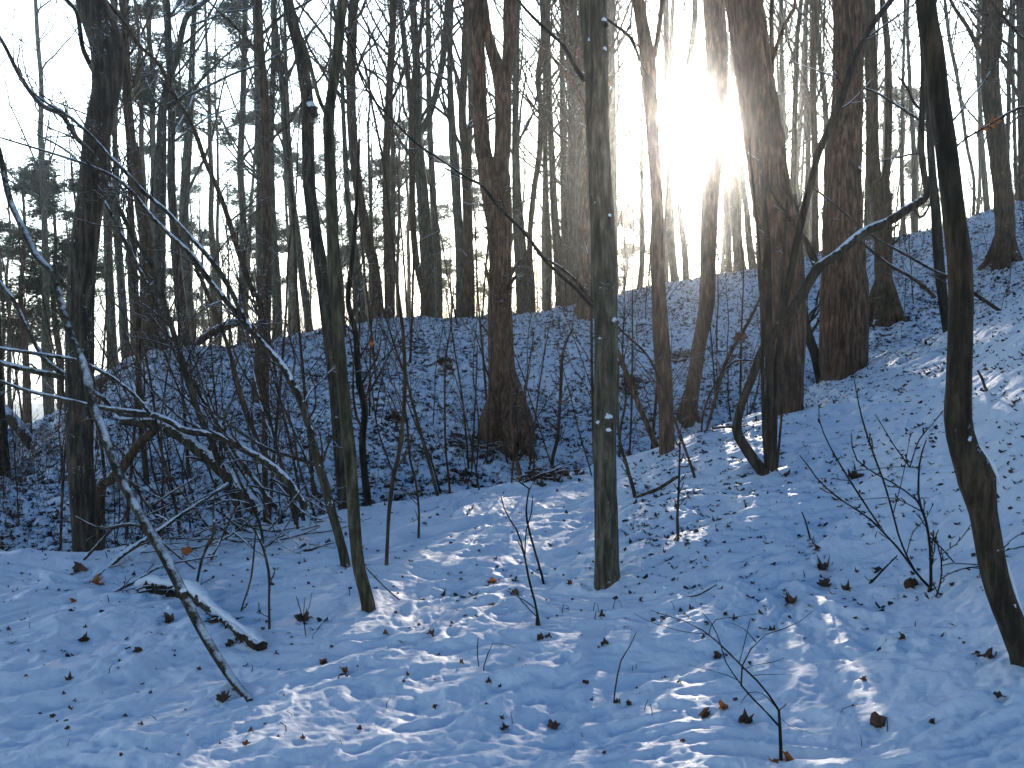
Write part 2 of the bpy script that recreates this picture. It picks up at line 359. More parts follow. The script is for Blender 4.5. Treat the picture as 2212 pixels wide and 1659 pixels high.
for (x, y) in [(165, 1520), (100, 1535), (170, 1590), (215, 1610), (230, 1545), (95, 1650), (905, 1530), (860, 1580), (770, 1620), (1090, 1490), (1150, 1515), (1270, 1610), (1040, 1600), (1200, 1480), (960, 1560)]:
    g = ground(x, y); PITS.append((g[0], g[1], .055, .02)); PITS.append((g[0] + .07, g[1] + .03, .045, .016))
PITS = np.array(PITS)
_h0 = hnoise
def hnoise(x, y):
    z = _h0(x, y); sh = np.shape(z); z = np.atleast_1d(z).astype(float); X = np.atleast_1d(x); Y = np.atleast_1d(y)
    near = (np.hypot(X, Y) < 11).ravel()
    if near.any():
        idx = np.nonzero(near)[0]; zz = z.ravel(); xr = X.ravel()[idx]; yr = Y.ravel()[idx]; acc = np.zeros(len(idx))
        for (px, py, pr, pd) in PITS:
            k = np.nonzero((np.abs(xr - px) < pr * 3) & (np.abs(yr - py) < pr * 3))[0]
            if len(k):
                q = ((xr[k] - px) ** 2 + (yr[k] - py) ** 2) / (pr * pr); acc[k] += -pd * np.exp(-q * 1.2) + pd * .08 * np.exp(-(q - 2) ** 2)
        zz[idx] += acc; z = zz.reshape(z.shape)
    return z.reshape(sh) if sh else float(z[0])
def build_ground():
    a1 = math.radians(33)
    az = np.concatenate([np.linspace(-math.pi, -a1, 120, endpoint=False), np.linspace(-a1, a1, 1150, endpoint=False), np.linspace(a1, math.pi, 120, endpoint=False)])
    r = np.concatenate([[.02], np.linspace(.3, 2.6, 12, endpoint=False), np.geomspace(2.6, 30, 860, endpoint=False), np.geomspace(30, 980, 90)])
    A, R_ = np.meshgrid(az, r, indexing='ij'); X = R_ * np.sin(A); Y = R_ * np.cos(A); Z = H(X, Y)
    n, m = A.shape; V = np.stack([X, Y, Z], -1).reshape(-1, 3)
    i = np.arange(n)[:, None]; j = np.arange(m - 1)[None]; i2 = (i + 1) % n
    q = np.stack([i * m + j, i * m + j + 1, i2 * m + j + 1, i2 * m + j], -1).reshape(-1, 4)
    mb = MB(); mb.add(V, q[:, ::-1])
    o = mb.build('ground', M_SNOW); tag(o, kind='structure'); return o
build_ground()
# ------------------------------------------------------------------ traced trees and stems
def stem3d(pts, d, bow=0, ext=None, toground=True, d_end=None, hgt=None, n=None, rng=RNG):
    """pixel path (x, y, width px) at camera depth d -> rows x,y,z,r"""
    out = []; m = len(pts)
    for k, p in enumerate(pts):
        u = k / max(1, m - 1); dd = d + (0 if d_end is None else (d_end - d) * u) + bow * math.sin(math.pi * u)
        q = P(p[0], p[1], dd); out.append([*q, max(p[2] / F * dd * .5, .0009)])
    out = np.array(out)
    if toground:
        g = float(H(out[0, 0], out[0, 1])); dr = out[0, 2] - g
        if dr > -.12:
            b = out[0].copy(); b[2] = g - .15; b[:2] -= (out[1, :2] - out[0, :2]) * .15
            b[3] *= 1.1
            out = np.vstack([b, out]) if dr > .02 else np.vstack([b, out[:]])
    if ext:   # grow on to height ext above the last point's ground
        last = out[-1]; di = out[-1, :3] - out[-2, :3]; di /= np.linalg.norm(di)
        z = last[2]; p = last[:3].copy(); r = last[3]; H0 = ext; k = 0; rr = r
        while p[2] < H0 and k < 14:
            di = di + rng.normal(size=3) * .07 + np.array([0, 0, .12]); di /= np.linalg.norm(di)
            p = p + di * (H0 - z) / 9; k += 1
            f = max(0, 1 - (p[2] - z) / (H0 - z)); out = np.vstack([out, [*p, max(rr * (.12 + .88 * f), .006)]])
    return out
def trunk_mesh(mb, rows, sides=14, rough=.04, cap=False, step=None, rng=RNG):
    L = np.linalg.norm(np.diff(rows[:, :3], axis=0), axis=1).sum(); rm = np.median(rows[:, 3])
    n = int(min(160, max(8, L / (step or max(.06, rm * .7)))))
    q = resample(rows, n); q[:, 3] = np.maximum(q[:, 3], .0009)
    tubes(mb, q[:, :3], q[:, 3], sides, rough, cap, rng); return q
def crown(mb, main, k1, l1, a1, k2=5, k3=4, t0=.35, up=.35, sides=3, rng=RNG, n1=8, rf=.42, l2=.42, l3=.45, wob=.16):
    q = resample(main, 14)[None]; c1, r1 = sprout(q[..., :3], q[..., 3], k1, l1, a1, n1, up, t0, rf, wob, rng)
    tubes(mb, c1, np.maximum(r1, .003), 5)
    if k2:
        c2, r2 = sprout(c1, r1, k2, l2, 42, 6, up * .6, .2, .55, wob * 1.2, rng); r2 = np.maximum(r2, .0022); tubes(mb, c2, r2, sides)
        if k3:
            c3, r3 = sprout(c2, r2, k3, l3, 45, 5, up * .4, .2, .6, wob * 1.4, rng); tubes(mb, c3, np.maximum(r3, .0018), 3)
def knob(mb, p, r, rng=RNG):
    u = np.linspace(0, math.pi, 7); v = np.arange(10) * 2 * math.pi / 10
    rr = r * (1 + rng.normal(size=(7, 10)) * .13)
    V = np.stack([rr * np.sin(u)[:, None] * np.cos(v), rr * np.sin(u)[:, None] * np.sin(v), rr * np.cos(u)[:, None] * np.ones(10)], -1) + p
    i = np.arange(6)[:, None] * 10; j = np.arange(10)[None]; k = (j + 1) % 10
    mb.add(V.reshape(-1, 3), np.stack([i + j, i + 10 + j, i + 10 + k, i + k], -1).reshape(-1, 4))
def tree(name, label, cat, stems, d=None, m=M_BROWN, ext=14, cr=None, sides=14, rough=.045, group=None, limbname='limb', bows=None, dend=None, knobs=(), rootflare=0, low=None, seed=None, extsub=None, toground=True, cap=False, crname='crown', limbmat=None, caps=()):
    rng = np.random.default_rng(seed if seed is not None else int(abs(stems[0][0][0] * 7 + stems[0][0][1])))
    if d is None: d = hit(stems[0][0][0], stems[0][0][1])
    rows = stem3d(stems[0], d, 0 if bows is None else bows, ext, toground, dend, rng=rng)
    org = rows[0, :3].copy(); org[2] = float(H(org[0], org[1])) if toground else org[2]
    root = empty(name, org, label, cat, group)
    mb = MB(); q = trunk_mesh(mb, rows, sides, rough, cap, rng=rng)
    if rootflare:
        g = float(H(rows[0, 0], rows[0, 1])); r0 = rows[1, 3] if len(rows) > 1 else rows[0, 3]
        for a in np.arange(rootflare) * 2 * math.pi / rootflare + rng.uniform(0, 1):
            a += rng.uniform(-.3, .3); L = r0 * rng.uniform(.65, 1.15); dx, dy = math.cos(a), math.sin(a)
            c = np.array([org[0], org[1], g])
            pr = [[*(c + np.array([dx * r0 * .1, dy * r0 * .1, r0 * 3.6])), r0 * .3], [*(c + np.array([dx * r0 * .75, dy * r0 * .75, r0 * 1.3])), r0 * .42],
                  [*(c + np.array([dx * (r0 * .6 + L * .7), dy * (r0 * .6 + L * .7), r0 * .2])), r0 * .3], [*(c + np.array([dx * (r0 + L), dy * (r0 + L), -r0 * .45])), r0 * .16]]
            pr = np.array(pr); trunk_mesh(mb, pr, 8, .08, rng=rng, step=.06)
    mk = MB(); mc_ = MB()
    for (kx, ky, kr) in knobs:
        p = P(kx, ky, d - .0); mb_, mb = mb, MB()
        k = np.argmin(np.linalg.norm(q[:, :3] - p, axis=1)); c = q[k, :3]; v = p - c; v = v + np.array([0, -.8 * q[k, 3], 0]); v /= np.linalg.norm(v) + 1e-9
        kc = c + v * q[k, 3] * .85; kr_ = kr / F * d * .62; knob(mb, kc, kr_, rng); mb.build('knot', m, root, org=org); mb = MB(); knob(mb, kc + np.array([0, -.2 * kr_, kr_ * .62]), kr_ * .66, rng); mb.build('snow_cap', M_SNOW, root, org=org); mb = mb_
    for cp in caps:
        dd0 = d if dend is None else d + (dend - d) * .3
        kk = np.argmin(np.abs((q[:, 2] - CAMZ) / q[:, 1] * F - (CY - cp[0][1]) + 116)); dq = d + (q[kk, 1] - q[0, 1])
        ww = [list(t) for t in cp]; ww = [[ww[0][0] - (ww[1][0] - ww[0][0]) * .3, ww[0][1] - (ww[1][1] - ww[0][1]) * .3, ww[0][2] * .3]] + ww + [[ww[-1][0] + (ww[-1][0] - ww[-2][0]) * .3, ww[-1][1] + (ww[-1][1] - ww[-2][1]) * .3, ww[-1][2] * .3]]
        cr3 = stem3d(ww, dq - .01, 0, None, False, rng=rng); m4 = MB(); trunk_mesh(m4, cr3, 10, .12, True, .012, rng); m4.build('snow_cap', M_SNOW, root, org=org)
    mb.build('trunk', m, root, org=org)
    mains = [rows]
    for si, s in enumerate(stems[1:]):
        # start depth = main depth at the nearest main point
        e = ext if (s[-1][1] <= 5 and ext) else None
        if extsub is not None: e = extsub if s[-1][1] <= 5 else None
        p0 = P(s[0][0], s[0][1], d)
        dd = q[np.argmin(np.linalg.norm(np.stack([(q[:, 0] / q[:, 1]) * F - (s[0][0] - CX), (q[:, 2] - CAMZ) / q[:, 1] * F - (CY - s[0][1]) + 116], 1), axis=1)), 1]
        r2 = stem3d(s, dd / math.cos(PITCH) if False else d + (dd - q[0, 1]), rng.uniform(-.05, .05), e, False, rng=rng)
        m2 = MB(); trunk_mesh(m2, r2, max(6, sides - 4), rough, rng=rng); m2.build(limbname, limbmat or m, root, org=org); mains.append(r2)
    if cr and cr['k1'] <= 7 and cr.get('k3', 4) < 4:
        for k in range(cr['k1']):
            m3 = MB(); c2 = {k_: v for k_, v in cr.items() if k_ != 'main'}; c2['k1'] = 1; crown(m3, rows, rng=rng, **c2)
            m3.build('twig', M_TWIG, root, org=org)
        cr = None
    if cr:
        m3 = MB()
        for r in mains[:1] if cr.get('main', True) else []: crown(m3, r, rng=rng, **{k: v for k, v in cr.items() if k != 'main'})
        for r in mains[1:]:
            c2 = dict(cr); c2.pop('main', 0); c2['k1'] = max(2, int(cr['k1'] * .4)); c2['t0'] = min(.5, cr.get('t0', .35)); crown(m3, r, rng=rng, **c2)
        if m3.v: m3.build(crname, M_TWIG if d < 12 else m, root, org=org)
    return root
CB = dict(k1=16, l1=.22, a1=42, k2=5, k3=4, t0=.45)          # crown above the frame for near trees
CS = dict(k1=30, l1=.20, a1=40, k2=5, k3=4, t0=.22)         # skyline trees: branches visible
CW = dict(k1=18, l1=.30, a1=45, k2=4, k3=0, t0=.25, up=.15)  # twiggy saplings
tree('tree', 'thick snow-flecked tree with a bend near its top, standing near the left edge', 'tree',
     [[(181, 1193, 46), (177, 1080, 50), (172, 953, 55), (171, 820, 58), (175, 620, 57), (186, 500, 56), (199, 400, 56), (208, 300, 54), (228, 200, 58), (231, 110, 66), (215, 50, 66), (197, 0, 64)],
      [(205, 158, 12), (190, 130, 11), (178, 100, 10), (170, 43, 10), (163, 20, 9), (143, 0, 9)]], 8.4, M_FLECK, 12, CB, 20)
tree('tree', 'young smooth tree with a snow-filled fork, its bare foot in the left foreground', 'tree',
     [[(797, 1320, 31), (789, 1280, 28), (775, 1225, 27), (765, 1130, 26), (757, 1000, 26), (745, 880, 25), (731, 720, 25), (720, 550, 26), (716, 430, 25), (712, 330, 24), (709, 255, 23), (717, 200, 20), (730, 100, 22), (740, 0, 22)],
      [(709, 262, 12), (702, 240, 10), (687, 207, 9), (661, 107, 9), (634, 43, 8), (627, 0, 8)]], None, M_OLIVE, 9, CB, 14, caps=[[(704, 243, 5), (711, 246, 9), (718, 243, 6)]])
tree('tree', 'slender curved dark tree just behind and left of the young forked tree', 'tree',
     [[(750, 1130, 32), (742, 1060, 30), (733, 950, 30), (722, 820, 28), (702, 655, 28), (690, 553, 28), (680, 500, 28), (668, 400, 28), (665, 300, 27), (662, 200, 27), (645, 100, 26), (621, 0, 24)]], 9.6, M_FLECK, 13, CB, 14, knobs=[(678, 240, 26)])
tree('tree', 'thin dark stem right behind the young forked tree, kinked at mid height', 'tree',
     [[(797, 1108, 18), (783, 970, 16), (788, 887, 15), (775, 820, 15), (768, 720, 13), (752, 653, 12), (758, 586, 11), (766, 500, 9), (772, 400, 7), (776, 300, 5)]], 10, M_DARK, None, CW, 10)
tree('tree', 'straight mossy trunk with snowy knots standing alone in the middle of the clearing', 'tree',
     [[(1312, 1256, 55), (1311, 1210, 52), (1309, 1106, 49), (1306, 1000, 47), (1306, 920, 48), (1309, 740, 47), (1307, 600, 50), (1302, 500, 50), (1297, 400, 49), (1291, 300, 47), (1289, 200, 47), (1286, 100, 50), (1281, 0, 56)]],
     None, bark('bark_mossy', (.085, .07, .048), (.19, .162, .12), .34, .45, 2), 12, CB, 24, .05, knobs=[(1312, 908, 20), (1313, 935, 18), (1284, 920, 14), (1331, 700, 18), (1312, 60, 20), (1309, 120, 18), (1290, 740, 12), (1318, 470, 14), (1268, 100, 12)])
tree('tree', 'large oak with flared roots that forks twice, left of the mossy trunk', 'tree',
     [[(1093, 978, 92), (1091, 930, 74), (1086, 850, 62), (1082, 750, 54), (1079, 650, 50), (1080, 553, 48), (1076, 460, 58), (1068, 390, 66), (1063, 345, 64)],
      [(1060, 390, 40), (1046, 340, 36), (1038, 280, 33), (1035, 200, 31), (1030, 100, 32), (1023, 0, 35)],
      [(1075, 390, 40), (1084, 340, 36), (1087, 280, 35), (1087, 210, 36), (1082, 170, 34), (1070, 135, 26), (1060, 100, 22), (1052, 60, 18), (1045, 0, 16)],
      [(1087, 200, 28), (1094, 160, 27), (1100, 110, 27), (1102, 60, 29), (1103, 0, 31)]],
     14, M_RED, None, CB, 22, .055, rootflare=7, extsub=15, caps=[[(1074, 146, 8), (1082, 150, 13), (1091, 150, 9)]])
tree('tree', 'brown tree on the far bank half hidden behind the mossy trunk', 'tree',
     [[(1262, 762, 44), (1264, 700, 34), (1266, 600, 31), (1267, 500, 28), (1271, 400, 26), (1277, 300, 24), (1282, 150, 22), (1290, 0, 20)]], 19, M_RED, 16, CS, 14, rootflare=5)
tree('tree', 'reddish straight tree with a snowy fork high up, right of the mossy trunk', 'tree',
     [[(1440, 976, 34), (1438, 880, 33), (1431, 780, 36), (1425, 686, 34), (1419, 553, 28), (1420, 450, 27), (1412, 330, 27), (1406, 230, 29), (1399, 130, 34), (1388, 60, 28), (1378, 0, 25)],
      [(1406, 150, 14), (1415, 110, 12), (1424, 60, 11), (1430, 0, 10)]], None, M_RED, 14, CB, 14)
tree('tree', 'leaning tree on the ravine floor whose top stands right beside the sun', 'tree',
     [[(1486, 912, 38), (1491, 880, 32), (1509, 753, 30), (1526, 660, 33), (1530, 553, 34), (1534, 433, 38), (1541, 333, 42), (1549, 200, 44), (1548, 100, 46), (1541, 0, 46)]], None, M_RED, 15, CB, 14, rootflare=4)
tree('tree', 'massive reddish leaning trunk right of the sun with a second stem at its side', 'tree',
     [[(1696, 893, 72), (1694, 800, 80), (1695, 680, 86), (1688, 553, 88), (1681, 500, 90), (1662, 400, 84), (1649, 300, 83), (1635, 200, 79), (1621, 100, 79), (1605, 0, 78)],
      [(1660, 190, 14), (1667, 140, 12), (1667, 60, 10), (1668, 0, 10)], [(1664, 150, 9), (1675, 110, 9), (1690, 65, 8), (1714, 17, 7), (1718, 0, 7)]], None, M_RED, 16, CB, 26, .06)
tree('stem', 'dark leaning stem with its foot on the snowy lip, between the two massive trunks', 'tree',
     [[(1774, 822, 24), (1762, 770, 22), (1745, 720, 20), (1732, 650, 18), (1728, 600, 16), (1724, 500, 14), (1716, 420, 10)]], None, M_DARK, None, CW, 10)
tree('tree', 'widest straight ridged trunk standing on the edge of the snow bank on the right', 'tree',
     [[(1822, 806, 98), (1820, 740, 100), (1820, 640, 98), (1820, 553, 88), (1818, 450, 82), (1821, 350, 75), (1828, 250, 67), (1831, 150, 64), (1831, 0, 66)],
      [(1858, 806, 34), (1860, 700, 32), (1862, 620, 28), (1858, 560, 18)]], None, M_RED, 17, CB, 28, .06, knobs=[(1858, 370, 16), (1862, 585, 12)])
tree('tree', 'two-stemmed dark tree with spreading roots behind the widest trunk', 'tree',
     [[(1908, 692, 60), (1910, 655, 42), (1909, 600, 36), (1908, 500, 38), (1902, 430, 42), (1898, 400, 42)],
      [(1896, 420, 34), (1886, 350, 29), (1884, 200, 26), (1880, 100, 26), (1878, 0, 25)], [(1908, 420, 20), (1916, 360, 15), (1919, 300, 14), (1920, 200, 14), (1917, 100, 13), (1906, 0, 11)]], None, M_BROWN, None, CB, 16, rootflare=6, extsub=16)
tree('tree', 'tall dark tree with an S-bend and snowy hump low down, near the right edge', 'tree',
     [[(2218, 1432, 62), (2197, 1373, 58), (2168, 1306, 55), (2148, 1240, 55), (2136, 1173, 57), (2124, 1106, 58), (2112, 1048, 76), (2104, 1018, 74), (2084, 975, 60), (2071, 920, 56), (2070, 870, 55), (2074, 753, 51), (2076, 653, 51), (2073, 553, 51), (2065, 500, 48), (2053, 400, 47), (2042, 300, 44), (2027, 200, 43), (2016, 100, 43), (2000, 0, 42)]],
     None, bark('bark_black_snow_hump', (.04, .027, .016), (.085, .06, .038), .72, .05, .8), 8, CB, 24, .03, caps=[[(2104, 950, 8), (2117, 974, 16), (2132, 998, 20), (2147, 1020, 18), (2156, 1040, 9)], [(2173, 1215, 7), (2181, 1245, 13), (2190, 1280, 15), (2203, 1318, 11)]])
tree('tree', 'thin dark tree just left of the bent right-hand tree', 'tree',
     [[(2052, 752, 18), (2038, 660, 20), (2028, 570, 22), (2020, 450, 20), (2013, 370, 17), (2006, 250, 14), (1996, 150, 12), (1990, 60, 10), (1988, 0, 9)]], 11.5, M_DARK, 9, CW, 12)
tree('tree', 'grey trunk uphill in the upper right corner standing on bare snow', 'tree',
     [[(2170, 570, 52), (2173, 545, 44), (2168, 430, 40), (2153, 300, 40), (2141, 200, 38), (2139, 100, 37), (2142, 0, 38)]], None, M_BROWN, 16, CS, 16, rootflare=5)
tree('tree', 'trunk cut by the right edge of the upper right corner', 'tree', [[(2214, 600, 26), (2212, 400, 24), (2209, 150, 22), (2206, 0, 22)]], 22, M_BROWN, 16, CS, 12)
# multi-stemmed hazel with the long bent bough
def hazel():
    d = hit(1656, 1022)
    A = [[(1658, 1028, 30), (1645, 1015, 26), (1621, 983, 23), (1600, 950, 22), (1591, 927, 20), (1602, 873, 17), (1624, 817, 18), (1647, 757, 19), (1681, 710, 18), (1728, 643, 20), (1768, 578, 22), (1804, 553, 20), (1864, 503, 20), (1921, 478, 20), (1968, 446, 18), (2000, 428, 16), (2003, 408, 15), (1997, 384, 14), (1990, 317, 13), (1992, 234, 12), (1994, 150, 10), (1991, 80, 9), (1992, 20, 4)],
         [(1768, 582, 19), (1752, 545, 16), (1740, 518, 13), (1718, 490, 9), (1690, 450, 7), (1655, 395, 5)],
         [(1666, 1018, 14), (1670, 930, 14), (1678, 800, 14), (1692, 680, 14), (1708, 590, 15), (1722, 520, 16), (1740, 440, 17), (1752, 395, 16), (1768, 330, 16), (1790, 280, 17), (1808, 240, 16), (1832, 170, 15), (1847, 125, 15), (1868, 82, 13), (1890, 45, 13), (1925, 0, 13)],
         [(1845, 128, 10), (1838, 95, 9), (1832, 50, 8), (1828, 0, 7)],
         [(1656, 1015, 10), (1649, 900, 9), (1646, 700, 8), (1640, 553, 8), (1630, 430, 6), (1618, 300, 4)],
         [(1664, 1020, 20), (1664, 880, 18), (1663, 780, 17), (1660, 640, 16), (1657, 520, 14), (1648, 400, 10), (1640, 300, 7)],
         [(1674, 1015, 9), (1677, 850, 8), (1684, 700, 7), (1694, 553, 6), (1700, 430, 4)],
         [(1678, 1012, 6), (1690, 880, 5), (1698, 780, 5), (1712, 690, 4)],
         [(1655, 1015, 6), (1655, 800, 5), (1650, 600, 5), (1655, 450, 4)],
         [(1970, 446, 7), (1990, 470, 6), (2010, 440, 5)],
         [(1992, 240, 7), (1975, 222, 6), (1960, 190, 5), (1940, 165, 4)], [(1602, 926, 9), (1575, 922, 5), (1540, 925, 6)],
         [(1994, 330, 5), (1960, 335, 4), (1930, 342, 3), (1890, 352, 2)], [(1860, 95, 6), (1890, 70, 5), (1925, 45, 4), (1975, 8, 3)]]
    return tree('hazel_bush', 'multi-stemmed bush with one long bough bent up to the right and snow on its elbow', 'bush', A, d, bark('hazel_bark', (.05, .034, .024), (.11, .08, .058), .5, .1, .8), 7, dict(k1=10, l1=.14, a1=50, k2=3, k3=0, t0=.5), 12, .04, limbname='stem', extsub=5, caps=[[(1758, 566, 5), (1772, 572, 10), (1788, 566, 9), (1802, 550, 6)], [(1870, 494, 5), (1890, 484, 8), (1912, 476, 7), (1928, 468, 4)]])
hazel()
tree('fallen_branch', 'long thin branch leaning from the widest trunk down to the right-hand snow bank', 'branch',
     [[(2181, 686, 9), (2101, 632, 8), (2048, 598, 7), (2014, 583, 6), (1961, 553, 6), (1900, 520, 5), (1864, 494, 5), (1808, 447, 5), (1751, 400, 4)], [(2021, 643, 9), (1974, 602, 8), (1921, 572, 7), (1881, 540, 6), (1835, 500, 4)]], 10.6, M_TWIG, None, dict(k1=9, l1=.14, a1=50, k2=2, k3=0, t0=.1), 8, toground=False, crname='twigs', limbname='branch')
# leaning broken sapling in front
tree('leaning_sapling', 'long snow-dusted sapling leaning left with its cut foot on the snow in the left foreground', 'sapling',
     [[(540, 1516, 15), (520, 1490, 18), (490, 1450, 19), (440, 1370, 20), (400, 1290, 22), (355, 1200, 22), (325, 1150, 21), (290, 1090, 19), (255, 1020, 20), (222, 930, 18), (200, 870, 20), (185, 800, 18), (160, 740, 16), (140, 686, 18), (113, 593, 14), (80, 553, 15), (50, 494, 14), (20, 427, 13), (0, 335, 12), (-30, 230, 10), (-60, 100, 8), (-80, -40, 5)],
      [(320, 1150, 9), (305, 1138, 9), (290, 1131, 8), (260, 1135, 7), (214, 1141, 6), (163, 1116, 4)]], None, bark('bark_dusted', (.04, .03, .02), (.10, .08, .055), .72, .3, .5, soft=.4), None,
     dict(k1=10, l1=.12, a1=50, k2=3, k3=2, t0=.5), 14, .03, dend=6.2, toground=False, cap=True, knobs=[(368, 1215, 20)], limbname='branch', crname='twigs')
# left thicket
def bough(label, pts, d, m=M_SNOWY, tw=10, dend=None, tog=False, subs=(), name='leaning_bough', cat='branch', k2=4, k3=3, l1=.16, group=None, t0=.15, cap=False):
    return tree(name, label, cat, [pts, *subs], d, m, None, dict(k1=tw, l1=l1, a1=42, k2=k2, k3=k3, t0=t0, up=.12) if tw else None, 9, .04, dend=dend, toground=tog, crname='twigs', limbname='branch', cap=cap, group=group)
bough('snow-topped bough arching to the left edge in front of the thick left tree', [(664, 1100, 14), (617, 1033, 16), (567, 993, 16), (521, 967, 16), (467, 940, 15), (400, 930, 14), (367, 910, 14), (317, 893, 12), (217, 880, 10), (143, 863, 9), (57, 843, 8), (0, 823, 7), (-60, 810, 5)], 7.6)
bough('thickest fallen bough in the left thicket, snow along its top', [(560, 1108, 34), (494, 1030, 31), (434, 977, 28), (380, 935, 26), (340, 915, 25), (300, 912, 23), (262, 908, 21)], 9.2, tw=5, subs=[[(380, 930, 16), (330, 905, 15), (262, 893, 15), (235, 870, 13), (200, 845, 10)]], cap=True)
bough('dark log propped under the thickest fallen bough', [(216, 1066, 24), (240, 1037, 23), (267, 1007, 22), (300, 960, 20), (340, 925, 18)], 9.4, M_BROWN, 0, tog=True, name='propped_log', cat='log', cap=True)
bough('long dark stem leaning up to the top left corner through the thicket', [(511, 1090, 15), (484, 1027, 16), (454, 947, 14), (427, 887, 13), (394, 783, 14), (377, 727, 12), (354, 653, 12), (330, 580, 12), (314, 545, 12), (287, 514, 11), (274, 484, 10), (230, 394, 10), (205, 340, 10), (177, 310, 10), (160, 290, 10), (133, 247, 11), (90, 227, 11), (43, 164, 9), (7, 93, 8), (-40, 20, 6)], 9.2, tw=40, tog=True, dend=7.4, l1=.2)
bough('snow-dusted sapling leaning far left, its foot just left of the young forked tree', [(747, 1224, 22), (735, 1170, 20), (715, 1100, 20), (700, 1040, 20), (683, 985, 19), (670, 930, 18), (655, 880, 17), (637, 840, 17), (610, 790, 16), (570, 745, 15), (537, 706, 14), (505, 640, 12), (480, 596, 12), (447, 551, 11), (407, 507, 10), (360, 457, 10), (310, 414, 10), (267, 367, 9), (234, 334, 9), (193, 290, 8), (147, 250, 7), (90, 215, 5), (40, 170, 4)], None, tw=24, tog=True,
      subs=[[(550, 715, 20), (535, 706, 18), (520, 685, 13), (500, 663, 12), (450, 603, 12), (414, 550, 11), (367, 507, 10), (327, 467, 10), (290, 420, 9), (250, 384, 8), (183, 354, 6), (100, 327, 5), (0, 297, 4)]], name='leaning_sapling', cat='sapling')
bough('thin stem slanting from the top left down to the crest tree', [(566, 690, 12), (547, 633, 12), (517, 550, 12), (500, 494, 12), (474, 417, 10), (444, 350, 10), (427, 300, 10), (407, 254, 8), (370, 197, 8), (347, 143, 8), (300, 97, 8), (267, 47, 8), (234, 7, 7), (200, -40, 5)], 11, M_BROWN, tw=20, tog=True, dend=9)
bough('snowy twig-covered branch crossing in front of the thick left tree at mid height', [(327, 897, 8), (290, 853, 9), (234, 810, 9), (160, 777, 9), (100, 767, 9), (10, 753, 8), (-40, 745, 6)], 7.5, tw=12)
bough('short thick snowy bough ending behind the thick left tree', [(150, 815, 14), (133, 813, 14), (67, 800, 14), (0, 783, 12), (-60, 770, 8)], 9, tw=4, subs=[[(140, 810, 14), (100, 780, 12), (67, 727, 9), (33, 656, 10), (0, 610, 8), (-40, 570, 6)]])
bough('dark stem crossing the thicket from the left edge down to the brush', [(600, 1100, 12), (560, 1050, 12), (510, 980, 12), (450, 880, 11), (400, 800, 11), (370, 740, 10), (330, 640, 9), (290, 560, 9), (262, 505, 8), (228, 440, 7), (200, 390, 6), (150, 330, 5), (80, 290, 4)], 9, tw=20)
bough('slim stem rising from the brush pile towards the crest tree', [(640, 1130, 10), (610, 1040, 10), (560, 960, 10), (520, 850, 9), (490, 740, 8), (450, 640, 8), (415, 560, 6), (380, 500, 5)], 8.8, M_BROWN, tw=14, tog=True)
bough('slim stem with brown buds crossing low over the brush pile', [(700, 1010, 9), (640, 990, 8), (560, 960, 7), (480, 905, 6), (430, 870, 5)], 8.6, M_BROWN, tw=10)
bough('upright stem in the thicket with a kink above the thickest bough', [(318, 1110, 11), (315, 1020, 12), (303, 900, 12), (300, 820, 12), (298, 720, 12), (290, 553, 11), (282, 420, 10), (277, 300, 10), (270, 167, 13), (267, 67, 8), (260, 0, 7), (255, -80, 5)], 12, M_BROWN, tw=24, tog=True, name='sapling', cat='sapling')
bough('lying branch with its thick end on the sunlit snow, pointing up to the thicket', [(187, 1262, 14), (210, 1240, 13), (234, 1223, 12), (267, 1196, 12), (314, 1166, 12), (347, 1143, 10), (400, 1106, 9), (434, 1084, 9), (494, 1044, 8)], None, tw=8, dend=8.2, tog=False, name='lying_branch')
bough('thin lying branch with its tip by the small orange leaf', [(190, 1303, 7), (234, 1283, 8), (290, 1256, 8), (334, 1229, 6), (380, 1215, 5), (470, 1200, 4)], None, tw=7, dend=7.2, name='lying_branch', k3=0)
bough('thin stick leaning over the clump of brown leaves', [(147, 1240, 3), (187, 1203, 6), (230, 1156, 6), (270, 1116, 4)], 7.6, tw=3, name='stick', k3=0)
bough('pale twisted stem left of the snowy log, rising from the snow', [(424, 1270, 6), (437, 1206, 6), (455, 1165, 7), (464, 1143, 7), (460, 1106, 5), (466, 1060, 3)], None, tw=4, tog=True, name='twisted_stem', cat='sapling', k3=0)
bough('pale twisted stem right of the snowy log', [(582, 1360, 6), (581, 1300, 5), (581, 1240, 6), (567, 1180, 5), (547, 1140, 5), (520, 1120, 3)], None, tw=5, tog=True, name='twisted_stem', cat='sapling', k3=0)
bough('dark stick standing in the snow behind the snowy log', [(520, 1322, 4), (540, 1260, 4), (547, 1210, 4), (552, 1150, 3)], None, M_TWIG, 3, tog=True, name='stick', cat='sapling', k3=0)
bough('slanted twig by the left twisted stem', [(427, 1233, 6), (384, 1200, 5), (350, 1170, 5), (330, 1140, 3)], 7.3, tw=3, name='stick', k3=0)
bough('leaning trunk with snow at the far left edge', [(70, 965, 24), (50, 935, 26), (33, 913, 26), (0, 880, 24), (-60, 830, 20)], 14.5, M_SNOWY, 3, tog=False, name='leaning_tree', cat='tree', cap=True)
tree('tree', 'dark trunk cut off by the left edge of the photo', 'tree', [[(2, 1000, 34), (0, 930, 28), (-4, 870, 24), (-10, 700, 22), (-20, 400, 20), (-30, 0, 20)]], 13, M_DARK, 13, CB, 12)
bough('leafless branch reaching in from the right edge', [(2260, 225, 6), (2195, 235, 6), (2150, 262, 5), (2110, 285, 5), (2085, 300, 4), (2066, 315, 3)], 4.6, M_TWIG, 6, name='branch', k3=0)
bough('thin dark branch slanting down from the top right corner', [(2140, 0, 5), (2170, 40, 5), (2212, 85, 6), (2260, 120, 6)], 5, M_TWIG, 5, name='branch', k3=0)
